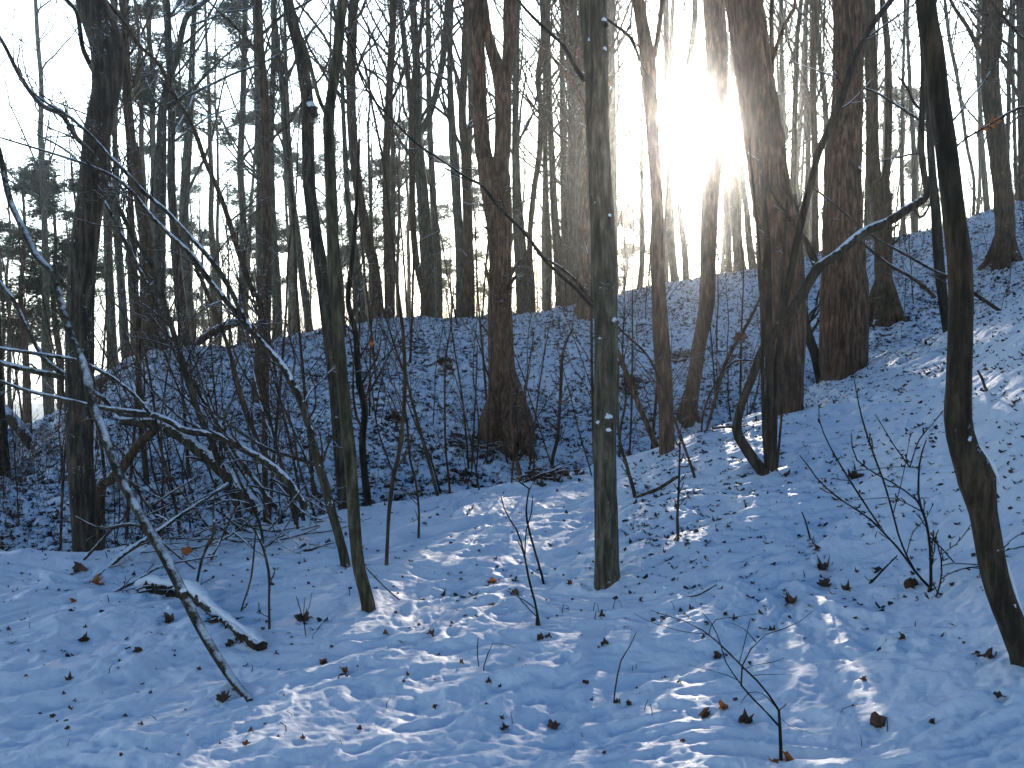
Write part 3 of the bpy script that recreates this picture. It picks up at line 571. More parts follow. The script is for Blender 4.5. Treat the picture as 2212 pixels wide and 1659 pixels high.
bough('dark slanting branch left of the mossy trunk reaching down from the top', [(1262, 175, 12), (1240, 140, 9), (1215, 95, 8), (1180, 65, 8), (1140, 25, 6), (1120, 0, 5), (1095, -40, 4)], 6.9, M_DARK, 8, name='branch', k3=2)
bough('thin branch reaching right from the mossy trunk towards the sun', [(1296, 30, 7), (1330, 55, 6), (1362, 82, 8), (1385, 135, 5), (1410, 180, 4), (1425, 215, 3)], 6.9, M_DARK, 6, name='branch', k3=2)
bough('long thin dark branch running diagonally down across the oak to the mossy trunk', [(1283, 665, 9), (1240, 620, 8), (1180, 565, 7), (1130, 500, 6), (1080, 450, 7), (1040, 400, 7), (1010, 385, 6), (960, 350, 5), (900, 310, 5), (850, 260, 4), (790, 190, 4), (745, 60, 3)], 7.2, M_DARK, 22, name='branch', k3=2, dend=6.5, l1=.12)
bough('stout twiggy branch sloping down left of the mossy trunk', [(1290, 662, 8), (1262, 630, 8), (1240, 602, 7), (1205, 574, 7), (1180, 560, 6), (1158, 545, 4)], 8.5, M_TWIG, 6, name='branch', k3=0)
# understory stems in the ravine (each traced)
def sap(label, pts, d=None, m=M_TWIG, subs=(), tw=12, name='sapling', cat='sapling', tog=True, l1=.16, k2=3, group=None):
    return tree(name, label, cat, [pts, *subs], d, m, None, dict(k1=tw, l1=l1, a1=38, k2=k2, k3=0, t0=.2, up=.2, wob=.12) if tw else None, 7, .04, toground=tog, crname='twigs', limbname='stem', group=group)
sap('tall thin wavy sapling in front of the ravine, right of the young forked tree', [(835, 1222, 9), (838, 1150, 8), (841, 1103, 9), (850, 1030, 10), (860, 990, 10), (871, 903, 9), (875, 820, 9), (871, 720, 8), (865, 670, 8), (851, 553, 6), (838, 434, 5), (825, 334, 5), (805, 234, 5), (788, 140, 4), (745, 53, 4)], tw=16)
sap('short thin sapling just right of the tall wavy one', [(904, 1163, 6), (905, 1106, 5), (898, 1040, 5), (885, 987, 5), (878, 900, 4), (872, 860, 3)])
sap('thin sapling leaning left over the ravine edge', [(951, 1098, 6), (935, 1030, 7), (918, 970, 7), (891, 870, 6), (878, 820, 5), (850, 740, 4), (820, 640, 3)], 9.6)
sap('straight thin sapling on the ravine edge left of the oak', [(975, 1094, 5), (968, 1020, 5), (962, 953, 5), (962, 787, 4), (975, 700, 3), (980, 620, 3)], 9.8)
sap('small curved tree on the far bank left of the mossy trunk', [(1192, 1020, 7), (1195, 985, 8), (1204, 950, 8), (1208, 903, 7), (1212, 830, 7), (1215, 770, 6), (1225, 735, 5), (1238, 710, 4)])
sap('thin stem growing in front of the right root of the oak', [(1128, 1072, 13), (1122, 1020, 10), (1108, 953, 8), (1102, 820, 8), (1092, 770, 7), (1065, 735, 5), (1040, 700, 4)], 11, M_RED)
sap('leaning stem with its foot at the reddish straight tree', [(1425, 980, 14), (1395, 910, 12), (1365, 837, 12), (1332, 753, 10), (1300, 690, 8), (1260, 620, 6)], 11.4, M_RED, tog=False)
sap('slim stem leaning right of the mossy trunk with its foot on the lying stick', [(1372, 1074, 9), (1355, 1010, 8), (1339, 953, 7), (1334, 880, 6), (1336, 780, 5)], None, M_SNOWY)
sap('stick lying on the snow right of the mossy trunk', [(1372, 1074, 8), (1400, 1064, 9), (1430, 1050, 9), (1465, 1028, 8)], None, M_TWIG, name='lying_stick', cat='stick', tw=0, tog=False)
sap('short dark stalk in the snow right of the lying stick', [(1465, 1166, 7), (1463, 1120, 6), (1466, 1060, 5), (1468, 990, 4), (1470, 930, 3)])
sap('leaning stem left of the bent bough', [(1501, 1033, 7), (1474, 953, 6), (1440, 860, 6), (1400, 770, 5), (1335, 706, 5), (1300, 640, 4)], None)
sap('thin sapling with a hanging maple leaf left of the multi-stemmed bush', [(1598, 905, 5), (1600, 800, 5), (1602, 700, 4), (1606, 590, 3), (1600, 520, 3)], 11)
sap('slanted thin branch from the bush towards the sunlit crest', [(1518, 960, 5), (1540, 880, 7), (1565, 790, 8), (1590, 740, 8), (1620, 690, 7), (1645, 635, 5), (1655, 600, 4)], 10.5)
sap('low arching twig left of the multi-stemmed bush', [(1520, 890, 4), (1550, 820, 4), (1580, 785, 5), (1605, 778, 5), (1640, 780, 4)], 10.2, tog=True)
sap('thin forked sapling with two stems in the middle foreground', [(1162, 1352, 14), (1161, 1335, 7), (1159, 1315, 5), (1142, 1249, 5), (1132, 1196, 4), (1118, 1149, 4), (1092, 1106, 3), (1082, 1070, 2)], None, M_DARK, [[(1134, 1205, 3), (1136, 1150, 3), (1148, 1106, 3), (1150, 1070, 2)]], tw=3, k2=0, l1=.2)
sap('thin dark stem right behind the forked sapling', [(1175, 1262, 6), (1155, 1189, 5), (1138, 1123, 5), (1138, 1087, 4), (1143, 1053, 4), (1132, 1048, 3), (1105, 1030, 2)], None, M_DARK, tw=3, k2=0)
sap('slender stem just right of the mossy trunk foot in the ravine', [(1340, 940, 5), (1352, 860, 5), (1345, 760, 4), (1350, 660, 3)], 12)
# branching seedling bottom right
sap('low branching seedling at the bottom right spreading its fine twigs to the left', [(1687, 1645, 8), (1686, 1600, 7), (1684, 1560, 7), (1681, 1530, 6), (1660, 1500, 4.5), (1641, 1476, 4), (1607, 1443, 4), (1564, 1400, 3.5), (1531, 1370, 3), (1500, 1352, 2.6), (1474, 1340, 2.2), (1405, 1318, 1.5)], None, M_DARK, [
    [(1682, 1568, 4.5), (1650, 1532, 4), (1617, 1500, 4), (1601, 1480, 4), (1602, 1443, 3.5), (1617, 1410, 3), (1637, 1383, 3), (1667, 1363, 3), (1707, 1355, 2.5), (1731, 1340, 2), (1761, 1316, 1.5)],
    [(1617, 1500, 3), (1571, 1436, 2.5), (1557, 1393, 2.5), (1541, 1353, 2), (1517, 1323, 1.5)], [(1597, 1432, 2), (1608, 1390, 2), (1621, 1336, 1.5)],
    [(1602, 1446, 2.2), (1634, 1436, 2), (1670, 1430, 1.8), (1694, 1421, 1.4)], [(1634, 1388, 2.4), (1604, 1356, 1.8), (1571, 1343, 1.5)], [(1601, 1473, 2), (1564, 1456, 1.8), (1487, 1436, 1.2)],
    [(1621, 1460, 2), (1650, 1457, 1.6), (1710, 1456, 1.2)], [(1531, 1370, 2.2), (1544, 1340, 2), (1587, 1333, 1.6), (1637, 1325, 1.2)], [(1531, 1370, 2.5), (1472, 1363, 2), (1405, 1343, 1.4), (1370, 1325, 1)],
    [(1681, 1536, 4), (1695, 1524, 3), (1700, 1520, 2)], [(1678, 1530, 2.5), (1650, 1500, 2), (1620, 1495, 2), (1600, 1520, 1.2)], [(1686, 1550, 2), (1710, 1570, 1.4), (1760, 1585, 1)]], tw=0)
# bare shrub right
sap('bare shrub with fanned stems on the snow left of the bent dark tree', [(2011, 1270, 7), (2010, 1200, 6), (2006, 1156, 6), (1995, 1106, 5.5), (1985, 1087, 5), (1984, 1040, 4.5), (1986, 1003, 4), (1992, 975, 3), (2001, 950, 2.5)], None, M_DARK, [
    [(2009, 1270, 6), (1981, 1240, 5), (1941, 1186, 5), (1888, 1129, 4.5), (1858, 1106, 4), (1808, 1073, 4), (1768, 1037, 3), (1741, 1000, 3), (1727, 983, 2)],
    [(1978, 1236, 4.5), (1958, 1199, 4), (1941, 1156, 4), (1928, 1106, 4), (1908, 1037, 4), (1890, 990, 4), (1874, 943, 4), (1858, 887, 3), (1844, 813, 2)],
    [(1910, 1150, 4), (1878, 1103, 4), (1831, 1030, 4), (1794, 967, 3), (1771, 913, 2.4), (1769, 873, 2)],
    [(1995, 1106, 4), (1985, 1085, 4), (1941, 1050, 3.5), (1898, 1027, 3), (1848, 990, 3), (1839, 937, 2)], [(1986, 1010, 2.5), (1940, 1008, 2), (1900, 1012, 2), (1844, 1017, 1.6)],
    [(1966, 1008, 3), (1984, 953, 3), (2010, 920, 3), (2038, 887, 2.4)], [(2008, 1160, 3), (2030, 1180, 3), (2062, 1216, 3)], [(2000, 1110, 3), (1960, 1088, 2.6), (1925, 1075, 2.4), (1845, 1080, 1.8)],
    [(1966, 1010, 3), (1930, 960, 2.4), (1900, 910, 2), (1890, 895, 1.6)], [(1958, 1199, 2.5), (1972, 1150, 2), (2000, 1120, 2), (2015, 1090, 1.4)], [(1930, 1108, 2.5), (1950, 1030, 2), (1968, 930, 1.5)]], tw=9, k2=2, l1=.12)
sap('low twiggy shrub partly hidden by the bent dark tree', [(2021, 1289, 4), (2034, 1250, 3.5), (2030, 1190, 3), (2011, 1150, 2.5)], None, M_DARK, [[(2034, 1250, 4), (2048, 1240, 4), (2080, 1228, 4), (2140, 1221, 4)], [(2032, 1222, 3), (2058, 1216, 3), (2115, 1219, 3), (2212, 1213, 3)], [(2030, 1200, 2.5), (2070, 1170, 2.5), (2100, 1130, 2)], [(2140, 1221, 3), (2180, 1170, 2.5), (2212, 1150, 2)], [(2120, 1220, 3), (2170, 1190, 3), (2212, 1180, 3)]], tw=10, k2=2)
sap('snow-dusted stick sticking out of the bank at the right edge', [(2240, 1010, 9), (2212, 967, 8), (2168, 900, 7), (2131, 843, 6), (2121, 817, 6), (2112, 800, 4)], 7.3, M_SNOWY, [[(2131, 845, 5), (2118, 842, 5)]], tw=0, name='stick', cat='stick', tog=False)
sap('lone short stick standing left of the bare shrub foot', [(1878, 1264, 6), (1890, 1250, 5), (1910, 1228, 4), (1938, 1200, 3)], None, M_DARK, tw=0, name='stick', cat='stick')
sap('thin stalk above the broad dark leaf', [(1751, 1170, 4), (1745, 1145, 3.5), (1740, 1125, 3), (1732, 1106, 2.5)], None, M_DARK, tw=0, name='stalk', cat='twig')
sap('curved lying twig in the sunlit patch below the mossy trunk', [(1480, 1290, 4), (1510, 1284, 4), (1548, 1263, 3)], None, M_DARK, [[(1557, 1289, 3), (1578, 1282, 3)]], tw=0, name='lying_twig', cat='twig', tog=False)
sap('bent stalk left of the sunlit patch', [(1325, 1524, 3.5), (1332, 1470, 3.2), (1340, 1430, 3), (1358, 1400, 2.6), (1375, 1365, 2)], None, M_TWIG, tw=0, name='stalk', cat='twig')
sap('thin stalk folded over at its top in the middle foreground', [(1044, 1449, 2.5), (1053, 1415, 2.5), (1063, 1390, 2.5), (1085, 1391, 2), (1106, 1392, 2), (1115, 1399, 1.5)], None, M_TWIG, tw=0, name='stalk', cat='twig')
sap('short straight stalk left of the folded stalk', [(1034, 1442, 2.5), (1031, 1410, 2.5), (1033, 1378, 2)], None, M_TWIG, tw=0, name='stalk', cat='twig')
sap('three short twigs rising from dark leaves in the left foreground', [(661, 1376, 2.5), (655, 1340, 2.5), (640, 1288, 2)], None, M_TWIG, [[(655, 1340, 2), (657, 1310, 2), (659, 1290, 1.5)], [(656, 1336, 2), (668, 1310, 1.6), (674, 1280, 1.4)]], tw=0, name='twig_cluster', cat='twig')
sap('thin twig lying across the foot of the young forked tree', [(864, 1297, 3), (835, 1272, 3), (806, 1243, 3), (790, 1225, 2)], None, M_TWIG, tw=0, name='lying_twig', cat='twig', tog=False)
for i, (x, y, dx) in enumerate([(1214, 1325, 12), (1282, 1320, 8), (1325, 1315, 14), (1285, 1338, 10)]):
    sap('thin grass stalk bowed into a hook, in the snow below the mossy trunk', [(x, y, 1.8), (x + 2, y - 15, 1.6), (x + dx * .5, y - 24, 1.5), (x + dx, y - 18, 1.4), (x + dx * 1.4, y, 1.2)], None, M_TWIG, tw=0, name='grass_stalk', cat='grass stalk', group='hooked grass stalks in the snow')
rs = np.random.default_rng(77)
for i in range(46):
    x = rs.uniform(40, 2180); y = rs.uniform(1180, 1650)
    if i < 14: x = rs.uniform(1350, 2150); y = rs.uniform(1060, 1300)
    L = rs.uniform(12, 34) * (y / 1500) ** 2; a = rs.normal(0, .5); w = rs.uniform(1.2, 2.4)
    sap('short bare stalk poking out of the snow', [(x, y, w), (x + L * .4 * a, y - L * .5, w), (x + L * a + rs.normal(0, 2), y - L * rs.uniform(.6, 1), w * .6)], None, M_TWIG, tw=0, name='stalk', cat='twig', group='short stalks poking out of the snow')
# snowy rotten log
def log():
    pts = [(322, 1268, 26), (352, 1278, 34), (392, 1284, 34), (432, 1298, 32), (462, 1322, 24), (492, 1345, 22), (520, 1368, 28), (545, 1388, 30), (566, 1400, 26)]
    rows = []
    for (x, y, w) in pts:
        d = hit(x, y + 6); p = P(x, y + 6, d); r = w / F * d * .5; rows.append([p[0], p[1], float(H(p[0], p[1])) + r * .55, r])
    rows = np.array(rows); org = rows[4, :3].copy(); root = empty('fallen_log', org, 'rotten fallen log under a thick pillow of snow behind the leaning sapling', 'log')
    rng = np.random.default_rng(3)
    mb = MB(); trunk_mesh(mb, rows, 14, .16, True, .02, rng)
    for k in range(40):
        u = rng.uniform(0, 1) * (len(rows) - 1.01); i = int(u); p = rows[i] * (1 - u + i) + rows[i + 1] * (u - i)
        a = rng.uniform(-1.2, 1.2); L = rng.uniform(.03, .10); s = np.array([math.sin(a) * .8, -math.cos(a) * .6, -.6 + rng.uniform(0, .9)]); s /= np.linalg.norm(s)
        c = p[:3] + s * p[3] * .8; tubes(mb, np.array([c, c + s * L * .5, c + s * L + rng.normal(size=3) * .02]), np.array([.012, .009, .003]), 4)
    mb.build('trunk', M_LOG, root, org=org)
    cap = rows.copy(); cap[:, 2] += rows[:, 3] * .72; cap[:, 1] += .012; cap[:, 3] *= .72 * (1 + rng.normal(size=len(cap)) * .2); cap = np.vstack([[*(cap[0, :3] + np.array([-.1, .03, -.04])), .02], cap]); cap[-1, 3] *= .5
    m2 = MB(); trunk_mesh(m2, cap, 16, .13, True, .018, rng); m2.build('snow_cap', M_SNOW, root, org=org)
log()
def crestlog(label, pts, d, m=M_SNOWY, name='fallen_log'):
    return tree(name, label, 'log', [pts], d, m, None, None, 12, .07, toground=False, cap=True)
crestlog('snow-covered fallen log on the crest right of the thick left tree', [(208, 826, 26), (235, 815, 30), (262, 805, 28), (285, 795, 20)], 17.2)
crestlog('fallen trunk leaning up from the crest in the left thicket', [(405, 765, 16), (430, 738, 17), (460, 717, 19), (500, 700, 21), (530, 690, 14)], 18.6)
crestlog('broken dark stump on the crest at the foot of the snowy leaning trees', [(422, 790, 24), (440, 800, 28), (455, 806, 26), (472, 812, 24)], 17.5, M_LOG, 'stump')
# ------------------------------------------------------------------ skyline trees, traced
SKY = [
 ('dark trunk with its foot on the crest behind the left thicket', 'M', 20, [(326, 774, 38), (325, 700, 36), (322, 600, 35), (316, 530, 30), (305, 450, 25), (295, 380, 24), (283, 300, 22), (276, 200, 17), (272, 100, 15), (265, 0, 13)]),
 ('snow-plastered pale trunk curving up from the crest, left of the crest tree', 'S', 17.5, [(380, 838, 36), (365, 780, 34), (350, 710, 29), (345, 640, 27), (346, 530, 25), (348, 400, 23), (349, 300, 22), (352, 233, 19), (368, 160, 16), (384, 117, 14), (400, 43, 13), (425, 15, 11), (447, 0, 10)]),
 ('slim straight tree with a snowy flared foot right of the pale trunk', 'S', 18.5, [(414, 782, 28), (402, 735, 24), (390, 650, 22), (380, 553, 21), (377, 500, 20), (370, 400, 18), (370, 300, 17), (370, 200, 16), (364, 100, 16), (359, 0, 16)]),
 ('grey tree directly behind the slim straight tree', 'G', 24, [(415, 740, 18), (407, 653, 22), (401, 553, 21), (397, 480, 20), (400, 400, 20), (407, 300, 18), (412, 220, 14), (416, 100, 12), (420, 0, 11)]),
 ('thin tree right of the thick left tree, second from it', 'G', 24, [(274, 790, 18), (267, 686, 18), (257, 553, 17), (250, 470, 16), (252, 400, 14), (248, 300, 12), (246, 150, 10), (250, 0, 9)]),
 ('thin tree standing nearest the right side of the thick left tree', 'G', 26, [(247, 800, 20), (240, 686, 20), (234, 553, 19), (233, 434, 18), (232, 300, 15), (240, 150, 12), (245, 0, 11)]),
 ('crest tree with a dark flared foot in the middle of the left half', 'B', None, [(561, 863, 40), (566, 790, 34), (571, 690, 30), (577, 553, 22), (574, 400, 21), (573, 300, 19), (571, 200, 19), (562, 100, 19), (558, 0, 18)]),
 ('grey tree close to the right of the crest tree', 'G', 24, [(600, 742, 22), (597, 620, 21), (589, 500, 18), (586, 400, 16), (585, 300, 14), (590, 150, 12), (592, 0, 11)]),
 ('thin tree between the crest tree and the slender curved tree', 'G', 23, [(640, 740, 13), (638, 640, 12), (637, 500, 10), (628, 350, 9), (620, 200, 8), (615, 0, 7)]),
 ('slightly leaning thin tree left of the slender curved tree', 'G', 22, [(672, 732, 17), (656, 620, 16), (647, 540, 15), (633, 440, 14), (618, 330, 13), (611, 200, 13), (600, 100, 12), (590, 0, 11)]),
 ('grey tree rising just right of the young forked tree', 'G', 24, [(782, 724, 28), (771, 586, 22), (755, 470, 15), (748, 380, 12), (742, 250, 10), (735, 100, 9)]),
 ('tall tree swaying left on the crest, first of three right of the forked tree', 'B', 22, [(822, 722, 27), (810, 586, 22), (795, 520, 22), (778, 434, 21), (765, 334, 21), (758, 200, 21), (761, 67, 21), (765, 0, 21)]),
 ('straight dark tree on the crest, second of three right of the forked tree', 'B', 22, [(842, 722, 21), (838, 553, 18), (835, 450, 17), (835, 334, 16), (841, 200, 16), (848, 67, 14), (852, 0, 13)]),
 ('dark leaning tree on the crest with a fan of branches high up', 'B', 21, [(934, 716, 15), (915, 636, 14), (898, 553, 14), (891, 450, 13), (889, 334, 13), (888, 267, 12), (892, 180, 10), (905, 90, 9), (915, 0, 8)]),
 ('grey tree with a V-shaped double top left of the oak', 'G', 25, [(927, 708, 36), (925, 620, 34), (922, 540, 31), (913, 420, 27), (901, 300, 22)], [(901, 300, 14), (925, 255, 14), (942, 200, 14), (958, 117, 14), (968, 0, 15)], [(901, 300, 15), (890, 234, 14), (881, 167, 15), (871, 67, 14), (863, 0, 14)]),
 ('grey tree touching the right side of the double-topped tree', 'G', 27, [(949, 706, 18), (945, 553, 18), (938, 467, 16), (932, 350, 13), (927, 220, 12), (924, 0, 10)]),
 ('pale tree left of the oak, the left one of a close pair', 'G', 24, [(995, 700, 22), (994, 553, 20), (988, 450, 20), (978, 300, 18), (973, 200, 14), (972, 100, 12), (975, 0, 11)]),
 ('dark tree left of the oak, the right one of a close pair', 'B', 22.5, [(1016, 700, 23), (1012, 553, 22), (1010, 450, 21), (1005, 334, 19), (999, 250, 17), (1002, 167, 16), (1005, 67, 13), (1008, 0, 12)], [(1000, 260, 8), (990, 180, 8), (975, 130, 7), (960, 60, 6)]),
 ('pale greenish tree close behind the right side of the oak', 'G', 24, [(1133, 680, 36), (1128, 600, 31), (1124, 540, 29), (1118, 460, 24), (1115, 380, 19), (1113, 267, 15), (1115, 133, 13), (1118, 0, 12)]),
 ('wavy thin tree between the oak and the mossy trunk', 'B', 24, [(1150, 650, 14), (1144, 530, 12), (1152, 420, 12), (1165, 334, 13), (1168, 234, 12), (1162, 167, 12), (1174, 83, 14), (1172, 0, 13)]),
 ('pale thin tree halfway between the oak and the mossy trunk', 'G', 27, [(1185, 658, 14), (1185, 553, 17), (1180, 430, 12), (1178, 300, 10), (1178, 150, 8), (1176, 0, 8)]),
 ('grey straight tree in the middle of the group left of the mossy trunk', 'G', 26, [(1212, 675, 23), (1205, 553, 21), (1197, 450, 17), (1192, 334, 15), (1186, 200, 13), (1183, 80, 14), (1182, 0, 15)]),
 ('grey tree of the group, second from the mossy trunk', 'G', 28, [(1226, 670, 18), (1220, 553, 15), (1217, 400, 13), (1215, 234, 12), (1214, 100, 10), (1216, 0, 9)]),
 ('grey tree of the group, nearest the mossy trunk', 'G', 25, [(1243, 670, 26), (1238, 553, 20), (1232, 400, 17), (1235, 234, 14), (1236, 100, 12), (1235, 0, 12)]),
 ('slim grey tree just right of the mossy trunk top', 'G', 25, [(1330, 640, 14), (1326, 500, 16), (1325, 350, 15), (1323, 200, 14), (1322, 80, 12), (1323, 0, 11)]),
 ('thin pale tree between the mossy trunk and the sun', 'G', 27, [(1380, 640, 14), (1387, 553, 11), (1386, 334, 9), (1389, 200, 8), (1392, 60, 6)]),
 ('tree close behind the right side of the reddish straight tree', 'G', 23, [(1460, 640, 18), (1452, 553, 18), (1446, 450, 16), (1442, 300, 13), (1440, 150, 12), (1438, 0, 13)]),
 ('thin tree left below the sun', 'G', 24, [(1482, 625, 16), (1480, 553, 14), (1470, 470, 12), (1466, 400, 10), (1475, 200, 9), (1490, 120, 11), (1500, 50, 12), (1502, 0, 12)]),
 ('thin tree right of the sun-side leaning tree', 'G', 26, [(1577, 600, 13), (1572, 500, 11), (1567, 400, 9), (1575, 250, 7), (1580, 100, 6)]),
 ('short-based grey tree between the leaning tree and the massive trunk', 'G', 25, [(1600, 588, 26), (1594, 534, 23), (1587, 434, 21), (1578, 334, 17), (1580, 230, 12), (1584, 120, 9), (1590, 0, 8)]),
 ('dark tree close to the left side of the massive trunk', 'G', 24, [(1628, 590, 18), (1620, 534, 16), (1612, 450, 13), (1605, 380, 9)]),
 ('straight tree between the massive trunk and the widest trunk', 'B', 24, [(1762, 560, 16), (1761, 434, 14), (1761, 334, 14), (1757, 200, 14), (1758, 100, 14), (1761, 0, 14)]),
 ('pale curved tree behind the left edge of the widest trunk', 'G', 26, [(1790, 560, 14), (1788, 400, 13), (1783, 234, 12), (1772, 130, 11), (1766, 60, 9), (1770, 0, 9)]),
 ('thin wavy tree right of the two-stemmed tree', 'G', 29, [(1974, 510, 13), (1974, 334, 11), (1966, 200, 8), (1960, 60, 7), (1962, 0, 7)]),
 ('second thin tree right of the two-stemmed tree', 'G', 31, [(1952, 515, 10), (1948, 380, 9), (1950, 200, 7), (1955, 0, 6)]),
 ('thin wavy tree right of the bent dark tree', 'G', 28, [(2098, 540, 7), (2104, 400, 7), (2088, 310, 7), (2070, 180, 8), (2052, 90, 8), (2041, 0, 7)]),
 ('pale tree left of the grey uphill trunk', 'G', 30, [(2134, 480, 15), (2126, 380, 13), (2118, 250, 10), (2112, 100, 9), (2118, 0, 8)]),
 ('thin straight tree right of the grey uphill trunk', 'G', 27, [(2200, 480, 9), (2192, 300, 8), (2188, 100, 7), (2190, 0, 7)]),
]
for e in SKY:
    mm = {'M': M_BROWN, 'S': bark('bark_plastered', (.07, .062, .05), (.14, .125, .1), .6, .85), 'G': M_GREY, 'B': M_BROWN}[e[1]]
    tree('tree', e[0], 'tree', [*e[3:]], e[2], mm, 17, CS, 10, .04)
# ------------------------------------------------------------------ copied background wood
def proto_tree(seed, h, r, k1, t0, lean=.05):
    rng = np.random.default_rng(seed); n = 14; u = np.linspace(0, 1, n)
    pts = np.stack([np.cumsum(rng.normal(0, lean, n)), np.cumsum(rng.normal(0, lean, n)), u * h - .4], 1); pts[:, :2] -= pts[0, :2]; pts[:, :2] *= h / 18
    rows = np.column_stack([pts, r * (1 - .82 * u) * (1 + .35 * np.exp(-u * 30))])
    root = empty('tree', (0, 0, 0), 'slender bare tree standing in the hazy wood beyond the crest', 'tree', 'bare trees in the wood beyond the crest')
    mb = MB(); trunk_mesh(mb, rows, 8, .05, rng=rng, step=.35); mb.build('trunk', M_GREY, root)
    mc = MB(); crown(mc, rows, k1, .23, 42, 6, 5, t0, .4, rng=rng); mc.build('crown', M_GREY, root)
    return root
def copy_tree(o):
    c = o.copy(); COL.objects.link(c)
    for ch in o.children:
        d = ch.copy(); COL.objects.link(d); d.parent = c; d.matrix_parent_inverse = ch.matrix_parent_inverse
    return c
PRO = [proto_tree(100 + i, h, r, k, t) for i, (h, r, k, t) in enumerate([(19, .14, 26, .25), (17, .11, 24, .3), (21, .17, 28, .35), (15, .09, 30, .15), (18, .12, 30, .2)])]
LM = [(0, 'the left edge'), (180, 'the thick left tree'), (565, 'the crest tree'), (735, 'the young forked tree'), (1080, 'the oak'), (1300, 'the mossy trunk'), (1530, 'the leaning tree'), (1670, 'the massive trunk'), (1820, 'the widest trunk'), (2065, 'the bent dark tree'), (2212, 'the right edge')]
def seg(px):
    for (a, la), (b, lb) in zip(LM[:-1], LM[1:]):
        if px < b or lb == LM[-1][1]: return 'between %s and %s' % (la, lb) if px >= 0 else 'beyond the left edge of the photo'
def pxof(x, y): return CX + F * x / max(y, .1)
used = set()
def put(pro, x, y, s=1, rot=0, label=None):
    global used
    o = pro if pro.name not in used else copy_tree(pro); used.add(pro.name)
    o.location = (x, y, float(H(x, y))); o.scale = (s, s, s * random.Random(x).uniform(.9, 1.15)); o.rotation_euler = (0, 0, rot)
    if label: o['label'] = label
    return o
def near_sun(px): return -48 < px - 1500 < 40 or 1398 < px < 1428
rb = np.random.default_rng(21); cnt = 0; placed = []
for k in range(2600):
    if cnt >= 150: break
    px = rb.uniform(-260, 2470); r = 24 + 66 * rb.uniform(0, 1) ** .8
    if px < 560: r = rb.uniform(22, 95)
    az = math.atan2(px - CX, F); x, y = r * math.sin(az), r * math.cos(az)
    w_ = x * math.cos(SAZ) - y * math.sin(SAZ)
    if near_sun(px) or -1.65 < w_ < -.95 or -.3 < w_ < .35 or .55 < w_ < .8: continue
    if 1320 < px < 1640 and rb.uniform() < .45: continue
    if px < 420 and (y < 26 or rb.uniform() < .35): continue
    if any((x - a) ** 2 + (y - b) ** 2 < 2.2 for a, b in placed): continue
    placed.append((x, y)); cnt += 1
    put(PRO[rb.integers(0, 5)], x, y, rb.uniform(.6, 1.0), rb.uniform(0, 6.28), ('hazy far bare tree ' if r > 50 else 'added sun-blocking bare tree ') + seg(px))
# trees added between the clearing and the sun to shade parts of the snow
sx_, sy_ = SUN[0] / math.hypot(SUN[0], SUN[1]), SUN[1] / math.hypot(SUN[0], SUN[1])
for w in [-2.1, -2.4, -2.7, -2.95, -3.25, -3.5, -3.8, -4.1, -4.5, -4.9, -5.4, -6, -6.6, -7.3, -.72, 1.15, 1.4, 1.65, 1.95, 2.25, 2.55, 2.9, 3.2, 3.6, 4.0, 4.5, 5.0, 5.6, 6.3]:
    t = max(24, min(60, -w * 8.5)) if w < 0 else rb.uniform(26, 52)
    if -1 < w < 0: t = 27 + 5 * (w < -.8)
    t += rb.uniform(0, 5); x, y = w * sy_ + t * sx_, -w * sx_ + t * sy_
    put(PRO[rb.integers(0, 5)], x, y, rb.uniform(.95, 1.15), rb.uniform(0, 6.28), 'added sun-blocking bare tree ' + seg(pxof(x, y)))
# unseen trees added beside and behind the viewpoint to cut skylight on the clearing
for k in range(75):
    a = rb.uniform(.75, math.pi * 2 - .75); r = rb.uniform(3.5, 32); x, y = r * math.sin(a), r * math.cos(a)
    if y > -1.5 and r < 8: continue
    put(PRO[rb.integers(0, 5)], x, y, rb.uniform(.95, 1.25), rb.uniform(0, 6.28), 'unseen bare tree added round the viewpoint to dim the skylight')
# pines with dense needle pads, behind the left half
def pine(seed, label, px, r, h, c0, cr_=2.6, dens=4200):
    rng = np.random.default_rng(seed); az = math.atan2(px - CX, F); x, y = r * math.sin(az), r * math.cos(az); g = float(H(x, y))
    root = empty('pine_tree', (x, y, g), label, 'pine', 'pines beyond the crest')
    n = 12; u = np.linspace(0, 1, n); rows = np.column_stack([np.cumsum(rng.normal(0, .07, n)), np.cumsum(rng.normal(0, .07, n)), u * h - .4, .16 * (1 - .75 * u)])
    mb = MB(); trunk_mesh(mb, rows, 8, .05, rng=rng, step=.4); mb.build('trunk', M_BROWN, root)
    q = resample(rows, 14)[None]; c1, r1 = sprout(q[..., :3], q[..., 3], 22, cr_ / h, 70, 7, .12, c0, .35, .12, rng, lmin=cr_ * .5)
    c2, r2 = sprout(c1, r1, 5, .45, 45, 5, .1, .35, .5, .15, rng)
    mb = MB(); tubes(mb, c1, r1, 4); tubes(mb, c2, np.maximum(r2, .006), 3); mb.build('branches', M_BROWN, root)
    # needles: tufts of thin blades round the outer shoots
    K = dens; i = rng.integers(0, len(c2), K); j = rng.integers(1, 5, K); cen = c2[i, j] + rng.normal(0, .2, (K, 3)) * np.array([1, 1, .4])
    nb = 9; D = rng.normal(size=(K, nb, 3)); D[..., 2] = np.abs(D[..., 2]) * .7; D /= np.linalg.norm(D, axis=2, keepdims=True); L = rng.uniform(.10, .2, (K, nb, 1))
    S = np.cross(D, rng.normal(size=(K, nb, 3))); S /= np.linalg.norm(S, axis=2, keepdims=True); w = .013
    c = cen[:, None]; V = np.stack([c + S * w, c - S * w, c + D * L], 2).reshape(-1, 3)
    mb = MB(); mb.add(V, np.arange(len(V)).reshape(-1, 3)); mb.build('crown', M_NEEDLE, root, smooth=False)
    return root
